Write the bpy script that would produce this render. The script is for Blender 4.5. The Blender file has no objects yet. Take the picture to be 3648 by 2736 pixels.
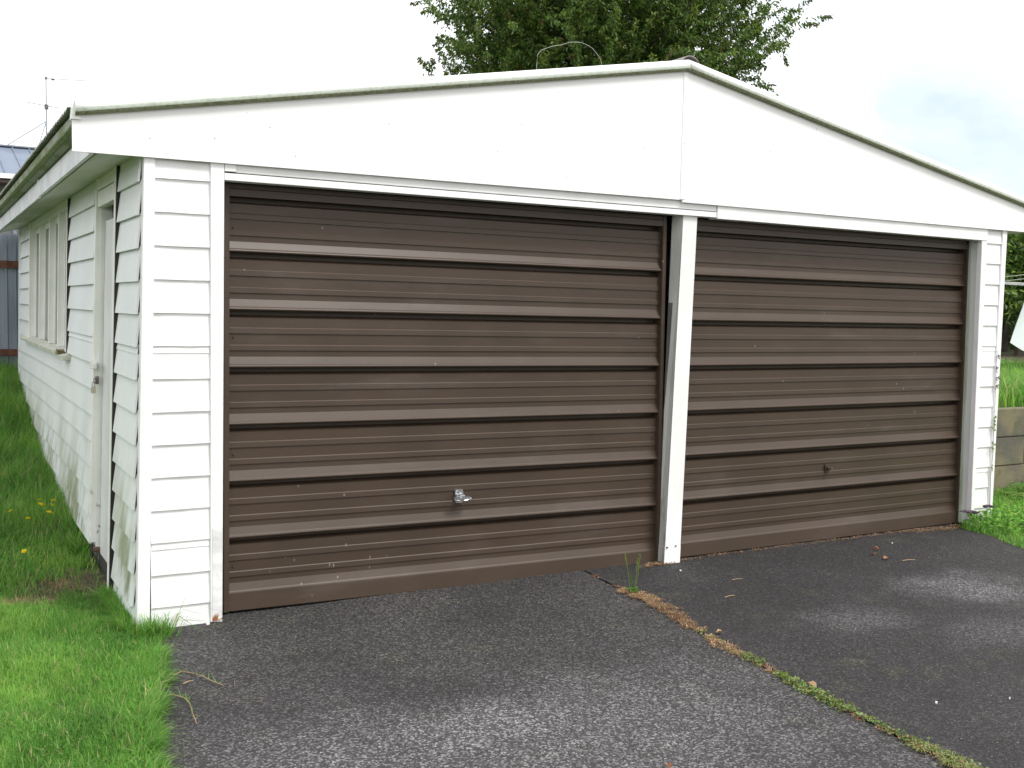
import bpy, bmesh, math, random
import numpy as np
from mathutils import Vector, Matrix
random.seed(7); rng = np.random.default_rng(7)
SC = bpy.context.scene
COL = SC.collection
# ------------------------------------------------------------------ camera
cam = bpy.data.objects.new('camera', bpy.data.cameras.new('camera')); COL.objects.link(cam)
Rr = Vector((0.87128422, -0.49034217, 0.02069701)); Uu = Vector((0.0173683, 0.07295203, 0.99718421)); Ff = Vector((0.49047136, 0.86847139, -0.07207836))
M = Matrix.Identity(4)
for i in range(3):
    M[i][0] = Rr[i]; M[i][1] = Uu[i]; M[i][2] = -Ff[i]
M[0][3], M[1][3], M[2][3] = -0.896, -5.2051, 1.5741
cam.matrix_world = M
cam.data.lens = 36.82; cam.data.sensor_width = 36; cam.data.clip_end = 3000; cam.data.clip_start = .05
SC.camera = cam
SC.render.resolution_x, SC.render.resolution_y = 1024, 768
SC.view_settings.view_transform = 'Standard'; SC.view_settings.look = 'None'
SC.view_settings.exposure = 0.70; SC.view_settings.gamma = 1
# ------------------------------------------------------------------ world: overcast with a break of blue
SUN_EL, SUN_AZ = math.radians(56), math.radians(150)      # azimuth from +Y clockwise
W = bpy.data.worlds.new('World'); SC.world = W; W.use_nodes = True
nt = W.node_tree; nt.nodes.clear()
def N(t, k, **kw):
    n = t.nodes.new(k)
    for a, b in kw.items(): setattr(n, a, b)
    return n
out = N(nt, 'ShaderNodeOutputWorld')
sky = N(nt, 'ShaderNodeTexSky', sky_type='NISHITA', sun_disc=False); sky.sun_elevation = SUN_EL; sky.sun_rotation = SUN_AZ
bg1 = N(nt, 'ShaderNodeBackground'); bg1.inputs[1].default_value = .115
bg2 = N(nt, 'ShaderNodeBackground')
tc = N(nt, 'ShaderNodeTexCoord')
mp = N(nt, 'ShaderNodeMapping'); mp.inputs['Scale'].default_value = (1, 1, 1.9); mp.inputs['Location'].default_value = (.35, .1, .25)
n1 = N(nt, 'ShaderNodeTexNoise'); n1.inputs['Scale'].default_value = 5.0; n1.inputs['Detail'].default_value = 7; n1.inputs['Roughness'].default_value = .52
n2 = N(nt, 'ShaderNodeTexNoise'); n2.inputs['Scale'].default_value = 1.6; n2.inputs['Detail'].default_value = 3
nt.links.new(tc.outputs['Generated'], mp.inputs[0]); nt.links.new(mp.outputs[0], n1.inputs[0]); nt.links.new(mp.outputs[0], n2.inputs[0])
dt = N(nt, 'ShaderNodeVectorMath', operation='DOT_PRODUCT'); dt.inputs[1].default_value = Vector((0.83, 0.56, 0.10)).normalized()
nt.links.new(tc.outputs['Generated'], dt.inputs[0])
mr = N(nt, 'ShaderNodeMapRange', interpolation_type='SMOOTHSTEP'); mr.inputs[1].default_value = .945; mr.inputs[2].default_value = .995
nt.links.new(dt.outputs['Value'], mr.inputs[0])
cr = N(nt, 'ShaderNodeMapRange', interpolation_type='SMOOTHSTEP'); cr.inputs[1].default_value = .50; cr.inputs[2].default_value = .62; cr.inputs[3].default_value = 1; cr.inputs[4].default_value = 0
nt.links.new(n1.outputs[0], cr.inputs[0])
mul = N(nt, 'ShaderNodeMath', operation='MULTIPLY'); nt.links.new(mr.outputs[0], mul.inputs[0]); nt.links.new(cr.outputs[0], mul.inputs[1])
sc_ = N(nt, 'ShaderNodeMath', operation='MULTIPLY'); nt.links.new(mul.outputs[0], sc_.inputs[0]); sc_.inputs[1].default_value = .52
rc = N(nt, 'ShaderNodeValToRGB'); rc.color_ramp.elements[0].position = .30; rc.color_ramp.elements[0].color = (.80, .83, .89, 1)
rc.color_ramp.elements[1].position = .48; rc.color_ramp.elements[1].color = (1.0, 1.0, 1.0, 1)
nt.links.new(n2.outputs[0], rc.inputs[0])
gm = N(nt, 'ShaderNodeMapRange', interpolation_type='SMOOTHSTEP'); gm.inputs[1].default_value = .42; gm.inputs[2].default_value = .60; gm.inputs[3].default_value = .75; gm.inputs[4].default_value = 0
n3 = N(nt, 'ShaderNodeTexNoise'); n3.inputs['Scale'].default_value = 3.1; n3.inputs['Detail'].default_value = 6; nt.links.new(mp.outputs[0], n3.inputs[0]); nt.links.new(n3.outputs[0], gm.inputs[0])
g2 = N(nt, 'ShaderNodeMath', operation='MULTIPLY'); nt.links.new(gm.outputs[0], g2.inputs[0]); nt.links.new(mr.outputs[0], g2.inputs[1])
gx_ = N(nt, 'ShaderNodeMix', data_type='RGBA'); gx_.inputs[7].default_value = (.44, .48, .57, 1); nt.links.new(g2.outputs[0], gx_.inputs[0]); nt.links.new(rc.outputs[0], gx_.inputs[6])
nt.links.new(gx_.outputs[2], bg2.inputs[0]); bg2.inputs[1].default_value = 1.0
nt.links.new(sky.outputs[0], bg1.inputs[0])
mx = N(nt, 'ShaderNodeMixShader'); nt.links.new(sc_.outputs[0], mx.inputs[0]); nt.links.new(bg2.outputs[0], mx.inputs[1]); nt.links.new(bg1.outputs[0], mx.inputs[2])
nt.links.new(mx.outputs[0], out.inputs[0])
# ------------------------------------------------------------------ sun behind thin cloud
sl = bpy.data.lights.new('sun', 'SUN'); sl.energy = 2.1; sl.angle = math.radians(16); sl.color = (1, .97, .93)
so = bpy.data.objects.new('sun', sl); COL.objects.link(so)
sd = Vector((math.sin(SUN_AZ) * math.cos(SUN_EL), math.cos(SUN_AZ) * math.cos(SUN_EL), math.sin(SUN_EL)))
so.rotation_euler = sd.to_track_quat('Z', 'Y').to_euler(); so.location = (0, -10, 12)

# ------------------------------------------------------------------ materials
def mat(name, col, rough=.6, var=None, vscale=6, bump=0, bscale=60, metal=0, coord='Object', stretch=(1, 1, 1), spec=.5, trans=0, detail=4, thr=(.42, .62)):
    m = bpy.data.materials.new(name); m.use_nodes = True; t = m.node_tree
    b = t.nodes['Principled BSDF']; b.inputs['Base Color'].default_value = (*col, 1); b.inputs['Roughness'].default_value = rough
    b.inputs['Metallic'].default_value = metal; b.inputs['Specular IOR Level'].default_value = spec
    c = N(t, 'ShaderNodeTexCoord'); mp = N(t, 'ShaderNodeMapping'); mp.inputs['Scale'].default_value = stretch
    t.links.new(c.outputs[coord], mp.inputs[0]); m['_c'] = 1
    if var:
        n = N(t, 'ShaderNodeTexNoise'); n.inputs['Scale'].default_value = vscale; n.inputs['Detail'].default_value = detail
        t.links.new(mp.outputs[0], n.inputs[0])
        r = N(t, 'ShaderNodeMapRange', interpolation_type='SMOOTHSTEP'); r.inputs[1].default_value = thr[0]; r.inputs[2].default_value = thr[1]
        t.links.new(n.outputs[0], r.inputs[0])
        x = N(t, 'ShaderNodeMix', data_type='RGBA'); x.inputs[6].default_value = (*col, 1); x.inputs[7].default_value = (*var, 1)
        t.links.new(r.outputs[0], x.inputs[0]); t.links.new(x.outputs[2], b.inputs['Base Color'])
        x.name = 'mixA'
    if bump:
        n = N(t, 'ShaderNodeTexNoise'); n.inputs['Scale'].default_value = bscale; n.inputs['Detail'].default_value = 5
        t.links.new(mp.outputs[0], n.inputs[0])
        bb = N(t, 'ShaderNodeBump'); bb.inputs['Strength'].default_value = bump; bb.inputs['Distance'].default_value = .01
        t.links.new(n.outputs[0], bb.inputs['Height']); t.links.new(bb.outputs[0], b.inputs['Normal'])
    if trans:
        b.inputs['Subsurface Weight'].default_value = 0
        tr = N(t, 'ShaderNodeBsdfTranslucent'); tr.inputs[0].default_value = (*[min(1, v * 1.4) for v in col], 1)
        ms = N(t, 'ShaderNodeMixShader'); ms.inputs[0].default_value = trans
        o = t.nodes['Material Output']; t.links.new(b.outputs[0], ms.inputs[1]); t.links.new(tr.outputs[0], ms.inputs[2]); t.links.new(ms.outputs[0], o.inputs[0])
    return m
def addmask(m, col, scale, lo, hi, stretch=(1, 1, 1), zr=None, amt=1.0, kind='noise', box=None):
    """one more layer of colour over the base colour: stains, specks, moss, with an optional height range (a, b): full at b, none at a"""
    t = m.node_tree; b = t.nodes['Principled BSDF']; c = N(t, 'ShaderNodeTexCoord'); mp = N(t, 'ShaderNodeMapping'); mp.inputs['Scale'].default_value = stretch
    t.links.new(c.outputs['Object'], mp.inputs[0])
    if kind == 'noise':
        n = N(t, 'ShaderNodeTexNoise'); n.inputs['Detail'].default_value = 6; n.inputs['Roughness'].default_value = .62; o = n.outputs[0]
    else:
        n = N(t, 'ShaderNodeTexVoronoi'); o = n.outputs['Distance']
    n.inputs['Scale'].default_value = scale; t.links.new(mp.outputs[0], n.inputs[0])
    r = N(t, 'ShaderNodeMapRange', interpolation_type='SMOOTHSTEP'); r.inputs[1].default_value = lo; r.inputs[2].default_value = hi
    if lo > hi: r.inputs[1].default_value = hi; r.inputs[2].default_value = lo; r.inputs[3].default_value = 1; r.inputs[4].default_value = 0
    t.links.new(o, r.inputs[0]); f = r.outputs[0]
    sep = None
    for ax, rg in ([(2, zr)] if zr else []) + (box or []):
        sep = sep or N(t, 'ShaderNodeSeparateXYZ')
        if not sep.inputs[0].is_linked: t.links.new(c.outputs['Object'], sep.inputs[0])
        q = N(t, 'ShaderNodeMapRange', interpolation_type='SMOOTHSTEP'); a, d = rg
        if a < d: q.inputs[1].default_value = a; q.inputs[2].default_value = d
        else: q.inputs[1].default_value = d; q.inputs[2].default_value = a; q.inputs[3].default_value = 1; q.inputs[4].default_value = 0
        t.links.new(sep.outputs[ax], q.inputs[0])
        k = N(t, 'ShaderNodeMath', operation='MULTIPLY'); t.links.new(f, k.inputs[0]); t.links.new(q.outputs[0], k.inputs[1]); f = k.outputs[0]
    k = N(t, 'ShaderNodeMath', operation='MULTIPLY'); t.links.new(f, k.inputs[0]); k.inputs[1].default_value = amt
    x = N(t, 'ShaderNodeMix', data_type='RGBA'); x.inputs[7].default_value = (*col, 1)
    bi = b.inputs['Base Color']
    if bi.is_linked: t.links.new(bi.links[0].from_socket, x.inputs[6])
    else: x.inputs[6].default_value = bi.default_value
    t.links.new(k.outputs[0], x.inputs[0]); t.links.new(x.outputs[2], bi)
    return m
WH = (.80, .80, .805)
m_front = mat('white paint front', WH, .45, (.74, .74, .74), 3, .08, 30, stretch=(1, 1, 1))
addmask(m_front, (.45, .43, .38), 26, .70, .76, amt=.7); addmask(m_front, (.42, .40, .33), 9, .5, .75, zr=(.5, .0), amt=.35)
m_gable = mat('white paint gable', (.83, .82, .83), .4, (.79, .785, .79), 1.2, .05, 8)
addmask(m_gable, (.25, .25, .24), 17, .045, .03, kind='vor', amt=.8)
m_side = mat('white paint weathered', (.74, .765, .775), .5, (.70, .73, .74), 2.5, .03, 6)
addmask(m_side, (.36, .37, .27), 2.6, .42, .66, stretch=(1, .8, .45), zr=(1.1, .35), amt=.65)
addmask(m_side, (.20, .23, .11), 5, .48, .64, stretch=(1, .9, .4), zr=(.85, .1), amt=.85)
addmask(m_side, (.16, .15, .09), 12, .54, .66, stretch=(1, .8, .45), zr=(.5, .0), amt=.8)
m_side2 = mat('cream trim paint', (.80, .80, .775), .55, (.75, .755, .72), 5, .1, 40)
addmask(m_side2, (.25, .23, .15), 22, .58, .66, zr=(.8, .0), amt=.9)
m_soffit = mat('soffit paint with algae', (.62, .63, .57), .7, (.50, .54, .42), 2.2, .05, 30, stretch=(1.5, .5, 1))
m_fascia = mat('pale eave board', (.74, .755, .78), .5, (.6, .62, .66), 4, .05, 20)
m_gut = mat('mossy gutter', (.36, .37, .33), .75, (.20, .24, .12), 7, .25, 60, stretch=(1, .5, 1))
m_moss = mat('green moss', (.10, .16, .045), .9, (.16, .19, .08), 30, .5, 90)
m_cap = mat('painted barge roll', (.80, .81, .80), .35, (.76, .78, .75), 5)
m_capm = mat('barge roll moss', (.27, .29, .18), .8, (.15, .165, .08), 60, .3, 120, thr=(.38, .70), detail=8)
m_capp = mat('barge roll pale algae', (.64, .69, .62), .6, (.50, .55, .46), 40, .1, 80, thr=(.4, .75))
m_roof = mat('corrugated roof iron', (.28, .29, .27), .6, (.16, .19, .12), 9, .1, 60, metal=.3)
m_ridge = mat('dull ridge iron', (.30, .27, .27), .6, (.2, .18, .18), 14, .1, 60)
m_brown = mat('brown enamel', (.056, .038, .0265), .42, (.050, .034, .0235), 2.2, .22, 3.5, spec=.32)
addmask(m_brown, (.26, .24, .22), 26, .12, .07, kind='vor', zr=(.46, .20), amt=.75, stretch=(1, 1, .35), box=[(0, (.55, .9)), (0, (1.45, 1.1))])
addmask(m_brown, (.30, .29, .27), 7, .034, .022, kind='vor', amt=.6, stretch=(1, 1, .5))
addmask(m_brown, (.13, .11, .10), 3.0, .50, .80, amt=.22, stretch=(.6, 1, 2.5))
m_post = mat('post paint flaking', (.79, .79, .79), .5, (.72, .72, .70), 5, .15, 40, stretch=(1, 1, .4))
addmask(m_post, (.16, .12, .08), 40, .66, .70, zr=(.4, .0), amt=.9, stretch=(1, 1, .3))
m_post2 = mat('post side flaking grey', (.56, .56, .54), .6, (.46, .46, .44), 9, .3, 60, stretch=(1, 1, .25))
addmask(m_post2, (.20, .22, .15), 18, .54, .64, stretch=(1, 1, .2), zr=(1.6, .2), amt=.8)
m_bare = mat('bare grey timber', (.16, .155, .15), .8, (.1, .1, .1), 20, .3, 60, stretch=(1, 1, .15))
m_dark = mat('dark interior and gap shade', (.03, .028, .026), .9)  # near-black also stands in for shade in board gaps and the rot hole
m_rust = mat('rusty steel', (.16, .06, .035), .8, (.09, .035, .025), 12, .3, 80)
m_chrome = mat('worn chrome', (.62, .64, .66), .22, (.45, .46, .48), 20, metal=.9)
m_steel = mat('dull steel', (.2, .19, .18), .45, (.12, .1, .09), 30, metal=.6)
m_fence = mat('galvanised iron', (.27, .31, .37), .5, (.22, .25, .31), 3, .05, 40, metal=.35, stretch=(1, 1, .3))
m_block = mat('weathered concrete block', (.16, .14, .085), .9, (.095, .088, .07), 2.6, .4, 45, thr=(.40, .60))
addmask(m_block, (.075, .085, .04), 5, .52, .66, amt=.7); addmask(m_block, (.28, .26, .20), 60, .66, .72, amt=.6)
m_hroof = mat('blue grey long run roof', (.15, .185, .25), .6, (.11, .135, .19), .9, spec=.3)
m_hridge = mat('dark ridge flashing', (.075, .09, .115), .6)
m_hwall = mat('grey house wall', (.24, .24, .26), .7, (.2, .2, .22), 2)
m_white = mat('white trim', (.75, .75, .75), .5)
m_glass = mat('dark window glass', (.03, .035, .035), .08, spec=.8)
m_alu = mat('aerial aluminium', (.35, .38, .42), .4, metal=.5)
m_bark = mat('bark', (.08, .06, .045), .9, (.05, .04, .03), 8, .5, 30)
m_wire = mat('pale wire', (.45, .45, .43), .5)
m_cloth = mat('pale blue sheet', (.62, .67, .68), .8, (.56, .61, .62), 3)
m_soil = mat('soil and thatch', (.045, .036, .022), .95, (.09, .07, .035), 5, .6, 60, detail=8)
addmask(m_soil, (.05, .085, .02), 1.2, .42, .6, amt=.8)
# leaf and blade colours: real leaf colours
def leafm(name, c, tr=.25, rough=.55): return mat(name, c, rough, tuple(v * .75 for v in c), 3, trans=tr, spec=.3)
G = [leafm('grass fresh', (.165, .37, .06), .5), leafm('grass mid', (.125, .30, .048), .5), leafm('grass lime', (.27, .46, .09), .5), leafm('grass deep', (.07, .20, .028), .4), leafm('dry blade', (.46, .38, .21), .25)]
T = [leafm('tree leaf dark', (.050, .100, .020), .28, .45), leafm('tree leaf', (.092, .172, .030), .32, .45), leafm('tree leaf light', (.18, .26, .05), .35, .45), leafm('young bronze leaf', (.17, .13, .04), .25)]
m_clover = leafm('clover leaf', (.17, .24, .08), .2)
m_straw = leafm('straw', (.34, .23, .13), .1); m_straw2 = leafm('brown thatch', (.20, .11, .06), .1)
m_petal = leafm('yellow petal', (.75, .58, .01), .2); m_redleaf = leafm('dried brown leaf', (.36, .15, .06), .1)
m_purple = leafm('purple fern leaf', (.13, .085, .12), .15); m_cream = leafm('cream striped leaf', (.55, .50, .30), .2)
# asphalt
def asphalt(name, base, light, amt, blobs):
    m = mat(name, base, .8, tuple(v * 1.35 for v in base), 1.3, .9, 190, detail=8); t = m.node_tree; b = t.nodes['Principled BSDF']
    addmask(m, light, 1.1, .38, .70, amt=amt)
    addmask(m, tuple(v * 1.5 for v in light), 60, .52, .70, amt=.6)
    addmask(m, (.014, .012, .013), 45, .54, .68, amt=.6)
    addmask(m, (.016, .014, .015), 26, .52, .70, amt=.45)
    addmask(m, (.26, .25, .24), 48, .13, .07, kind='vor', amt=.55)
    addmask(m, (.045, .050, .030), 4, .55, .70, amt=.4)
    c = N(t, 'ShaderNodeTexCoord'); nz = N(t, 'ShaderNodeTexNoise'); nz.inputs['Scale'].default_value = 140; nz.inputs['Detail'].default_value = 6; nz.inputs['Roughness'].default_value = .8; t.links.new(c.outputs['Object'], nz.inputs[0])
    nb = N(t, 'ShaderNodeTexNoise'); nb.inputs['Scale'].default_value = 3; nb.inputs['Detail'].default_value = 5; t.links.new(c.outputs['Object'], nb.inputs[0])
    for (x, y, rx, ry, a) in blobs:   # chalky worn patches lying on the surface
        mp = N(t, 'ShaderNodeMapping'); mp.inputs['Location'].default_value = (-x / rx, -y / ry, 0); mp.inputs['Scale'].default_value = (1 / rx, 1 / ry, 0)
        t.links.new(c.outputs['Object'], mp.inputs[0])
        wv = N(t, 'ShaderNodeVectorMath', operation='SCALE'); wv.inputs['Scale'].default_value = 1.6; t.links.new(nb.outputs[1], wv.inputs[0])
        ad = N(t, 'ShaderNodeVectorMath', operation='ADD'); t.links.new(mp.outputs[0], ad.inputs[0]); t.links.new(wv.outputs[0], ad.inputs[1])
        sb = N(t, 'ShaderNodeVectorMath', operation='SUBTRACT'); sb.inputs[1].default_value = (.8, .8, .8); t.links.new(ad.outputs[0], sb.inputs[0])
        ml = N(t, 'ShaderNodeVectorMath', operation='MULTIPLY'); ml.inputs[1].default_value = (1, 1, 0); t.links.new(sb.outputs[0], ml.inputs[0])
        ln = N(t, 'ShaderNodeVectorMath', operation='LENGTH'); t.links.new(ml.outputs[0], ln.inputs[0])
        r = N(t, 'ShaderNodeMapRange', interpolation_type='SMOOTHSTEP'); r.inputs[1].default_value = .15; r.inputs[2].default_value = 1.2; r.inputs[3].default_value = 1; r.inputs[4].default_value = 0
        t.links.new(ln.outputs['Value'], r.inputs[0])
        s = N(t, 'ShaderNodeMapRange', interpolation_type='SMOOTHSTEP'); s.inputs[1].default_value = .36; s.inputs[2].default_value = .56; t.links.new(nz.outputs[0], s.inputs[0])
        k = N(t, 'ShaderNodeMath', operation='MULTIPLY'); t.links.new(r.outputs[0], k.inputs[0]); t.links.new(s.outputs[0], k.inputs[1])
        k2 = N(t, 'ShaderNodeMath', operation='MULTIPLY'); t.links.new(k.outputs[0], k2.inputs[0]); k2.inputs[1].default_value = a
        x_ = N(t, 'ShaderNodeMix', data_type='RGBA'); x_.inputs[7].default_value = (.125, .12, .125, 1); bi = b.inputs['Base Color']
        t.links.new(bi.links[0].from_socket, x_.inputs[6]); t.links.new(k2.outputs[0], x_.inputs[0]); t.links.new(x_.outputs[2], bi)
    c0 = N(t, 'ShaderNodeTexCoord'); vo = N(t, 'ShaderNodeTexVoronoi'); vo.inputs['Scale'].default_value = 125; t.links.new(c0.outputs['Object'], vo.inputs[0])
    se = N(t, 'ShaderNodeSeparateColor'); t.links.new(vo.outputs['Color'], se.inputs[0])
    pw = N(t, 'ShaderNodeMath', operation='POWER'); pw.inputs[1].default_value = 3.2; t.links.new(se.outputs[0], pw.inputs[0])
    mm = N(t, 'ShaderNodeMapRange'); mm.inputs[3].default_value = .42; mm.inputs[4].default_value = 3.3; t.links.new(pw.outputs[0], mm.inputs[0])
    vm = N(t, 'ShaderNodeVectorMath', operation='SCALE'); bi0 = b.inputs['Base Color']; t.links.new(bi0.links[0].from_socket, vm.inputs[0]); t.links.new(mm.outputs[0], vm.inputs['Scale']); t.links.new(vm.outputs[0], bi0)
    return m
m_asL = asphalt('asphalt grey', (.021, .019, .020), (.044, .041, .042), .8, [(1.0, -1.75, .45, .28, .8), (.75, -2.1, 1.3, .7, .55), (1.7, -2.0, 1.0, .8, .40), (.3, -1.7, .6, .6, .35), (1.4, -3.2, 1.6, .8, .5)])
m_asR = asphalt('asphalt dark', (.0115, .0102, .0106), (.024, .0222, .024), .7, [(4.5, -1.2, .5, .4, .75), (3.35, -1.4, .4, .25, .4), (3.9, -1.9, .5, .3, .3)])

# ------------------------------------------------------------------ mesh helpers
def LX(z): return -.016 + .0187 * z
def lean_side(p):                      # the left wall leans out at its foot; fades over the corner board
    k = max(0, min(1, 1 - p[0] / .33)); return (p[0] + LX(p[2]) * k, p[1], p[2])
class MB:
    def __init__(s): s.v = []; s.f = []
    def add(s, v, f): n = len(s.v); s.v += [tuple(map(float, q)) for q in v]; s.f += [tuple(i + n for i in q) for q in f]; return s
    def box(s, x0, x1, y0, y1, z0, z1):
        return s.hexa([(x0, y0, z0), (x1, y0, z0), (x1, y1, z0), (x0, y1, z0), (x0, y0, z1), (x1, y0, z1), (x1, y1, z1), (x0, y1, z1)])
    def hexa(s, v): return s.add(v, [(0, 3, 2, 1), (4, 5, 6, 7), (0, 1, 5, 4), (1, 2, 6, 5), (2, 3, 7, 6), (3, 0, 4, 7)])
    def prism(s, prof, axis, a, b, n=1, jit=None):
        k = len(prof); vs = []; fs = []
        for j in range(n + 1):
            t = a + (b - a) * j / n
            for i, (p, q) in enumerate(prof):
                if jit: dp, dq = jit(t, i)
                else: dp = dq = 0
                vs.append((t, p + dp, q + dq) if axis == 'x' else (p + dp, t, q + dq) if axis == 'y' else (p + dp, q + dq, t))
        for j in range(n):
            for i in range(k): i2 = (i + 1) % k; fs.append((j * k + i, j * k + i2, (j + 1) * k + i2, (j + 1) * k + i))
        fs.append(tuple(range(k))); fs.append(tuple(n * k + i for i in reversed(range(k))))
        return s.add(vs, fs)
    def tube(s, pts, r, n=6, r2=None):
        pts = [Vector(p) for p in pts]; vs = []; fs = []; m = len(pts)
        for j, p in enumerate(pts):
            d = (pts[min(j + 1, m - 1)] - pts[max(j - 1, 0)]).normalized(); u = d.orthogonal().normalized()
            if abs(d.z) < .95: u = d.cross(Vector((0, 0, 1))).normalized()
            w = d.cross(u); rr = r + ((r2 if r2 is not None else r) - r) * j / (m - 1)
            for i in range(n): a = 2 * math.pi * i / n; vs.append(p + (u * math.cos(a) + w * math.sin(a)) * rr)
        for j in range(m - 1):
            for i in range(n): fs.append((j * n + i, j * n + (i + 1) % n, (j + 1) * n + (i + 1) % n, (j + 1) * n + i))
        fs += [tuple(reversed(range(n))), tuple((m - 1) * n + i for i in range(n))]
        return s.add(vs, fs)
    def build(s, name, m, parent=None, bevel=0, smooth=False, warp=None):
        vs = [warp(p) for p in s.v] if warp else s.v
        me = bpy.data.meshes.new(name); me.from_pydata(vs, [], s.f); me.update()
        b = bmesh.new(); b.from_mesh(me); bmesh.ops.recalc_face_normals(b, faces=b.faces)
        if bevel: bmesh.ops.bevel(b, geom=b.edges[:], offset=bevel, segments=2, affect='EDGES', clamp_overlap=True)
        b.to_mesh(me); b.free()
        if smooth: me.polygons.foreach_set('use_smooth', [True] * len(me.polygons))
        me.materials.append(m)
        return link(name, me, parent)
def wloc(o):
    l = Vector((0, 0, 0))
    while o: l += o.location; o = o.parent
    return l
def link(name, me, parent=None):
    o = bpy.data.objects.new(name, me); COL.objects.link(o)
    if parent:
        o.parent = parent
        r = parent
        while r.parent: r = r.parent
        if parent is r: o.matrix_parent_inverse = Matrix.Translation(-r.location)
    return o
def tag(o, label=None, cat=None, group=None, kind=None):
    if label: o['label'] = label
    if cat: o['category'] = cat
    if group: o['group'] = group
    if kind: o['kind'] = kind
    return o
def empty(name, loc, label, cat, group=None):
    o = bpy.data.objects.new(name, None); COL.objects.link(o); o.location = loc; o.empty_display_size = .1
    return tag(o, label, cat, group)
def np_mesh(name, V, loops, starts, mats, mi, parent=None, smooth=False):
    me = bpy.data.meshes.new(name); me.vertices.add(len(V)); me.vertices.foreach_set('co', V.astype(np.float32).ravel())
    me.loops.add(len(loops)); me.loops.foreach_set('vertex_index', loops.astype(np.int32))
    me.polygons.add(len(starts)); me.polygons.foreach_set('loop_start', starts.astype(np.int32))
    me.polygons.foreach_set('material_index', mi.astype(np.int32))
    for m in mats: me.materials.append(m)
    me.update(calc_edges=True)
    if smooth: me.polygons.foreach_set('use_smooth', [True] * len(starts))
    return link(name, me, parent)
def blades(name, P, H, Wd, bend, mats, mi, parent=None, az=None, up=1.0):
    """curved tapering blades; P n x 3 roots, H lengths, Wd widths, bend 0..1 how far the tip leans"""
    n = len(P); az = rng.uniform(0, 2 * np.pi, n) if az is None else az
    d = np.stack([np.cos(az), np.sin(az), np.zeros(n)], 1); w = np.stack([-np.sin(az), np.cos(az), np.zeros(n)], 1) * (Wd / 2)[:, None]
    z = np.array([0, 0, 1.])
    b = (bend * H)[:, None]; h = H[:, None] * up
    c1 = P + d * b * .22 + z * h * .5; c2 = P + d * b + z * h * np.sqrt(np.clip(1 - .65 * bend ** 2, .05, 1))[:, None] * .95
    V = np.stack([P - w, P + w, c1 + w * .8, c1 - w * .8, c2], 1).reshape(-1, 3)
    k = np.arange(n)[:, None] * 5
    L = np.concatenate([k + [[0, 1, 2, 3]], k + [[3, 2, 4]]], 1).ravel()
    S = (np.arange(n)[:, None] * 7 + [[0, 4]]).ravel()
    return np_mesh(name, V, L, S, mats, np.repeat(mi, 2), parent)
def leaves(name, P, D, Ln, Wd, mats, mi, parent=None, roll=None):
    """folded diamond leaves; D unit direction of each leaf"""
    n = len(P); up = rng.normal(0, 1, (n, 3)); up[:, 2] += .8
    s = np.cross(D, up); s /= np.linalg.norm(s, axis=1)[:, None] + 1e-9
    nn = np.cross(s, D)
    a = P; c = P + D * Ln[:, None]; m = P + D * (Ln * .45)[:, None]; ww = s * (Wd / 2)[:, None]; f = nn * (Wd * .22)[:, None]
    V = np.stack([a, m + ww + f, c, m - ww + f], 1).reshape(-1, 3)
    k = np.arange(n)[:, None] * 4
    L = np.concatenate([k + [[0, 1, 2]], k + [[0, 2, 3]]], 1).ravel(); S = (np.arange(n)[:, None] * 6 + [[0, 3]]).ravel()
    return np_mesh(name, V, L, S, mats, np.repeat(mi, 2), parent)
def unit(a): return a / (np.linalg.norm(a, axis=-1, keepdims=True) + 1e-9)

# ------------------------------------------------------------------ terrain
def sm(a, b, x): t = np.clip((x - a) / (b - a), 0, 1); return t * t * (3 - 2 * t)
YL = [-400, 1.0, 1.8, 2.6, 4.2, 5.2, 6.0, 6.8, 7.4, 9, 400]; ZL = [-.034, -.034, -.01, .03, .13, .25, .40, .58, .70, .80, .9]
def ground_z(x, y):
    x = np.asarray(x, float); y = np.asarray(y, float)
    left = np.interp(y, YL, ZL)
    left = left + .015 * np.sin(x * 5.1 + y * 3.3) * np.cos(y * 4.7) * sm(.0, -.6, x) * (y > -3)
    back = .8
    right = np.where(y > .68, .76 + .02 * (y - .7).clip(0, 12), -.034 + .06 * sm(6.0, 6.6, x) * sm(-.9, 0, y))
    inside = -.036 + 0 * x
    z = np.where(x < .02, left, np.where(x > 6.4, right, inside))
    z = np.where((y > 7.2) & (x >= .02) & (x <= 6.4), back, z)
    return z
gx = sorted(set([-600, -200, -60, -25, -12, -7, -5, -4, -3.2, -2.6] + [round(-2.2 + .11 * i, 3) for i in range(20)] + [.0, .021, .2, 1, 2.5, 4, 5.4, 5.7, 5.9, 6.1, 6.25, 6.399, 6.401, 6.6, 7, 7.6, 8.4, 9.5, 11, 13, 16, 20, 30, 60, 200, 600]))
gy = sorted(set([-600, -200, -60, -20, -10, -6, -4, -3] + [round(-2.6 + .2 * i, 3) for i in range(50)] + [.679, .681, 7.199, 7.201, 8, 9, 10, 13, 18, 26, 40, 80, 200, 600]))
XX, YY = np.meshgrid(gx, gy); ZZ = ground_z(XX, YY)
V = np.stack([XX, YY, ZZ], 2).reshape(-1, 3); nx = len(gx); ny = len(gy)
fs = [(j * nx + i, j * nx + i + 1, (j + 1) * nx + i + 1, (j + 1) * nx + i) for j in range(ny - 1) for i in range(nx - 1)]
tag(MB().add(V.tolist(), fs).build('ground', m_soil), kind='structure')
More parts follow.
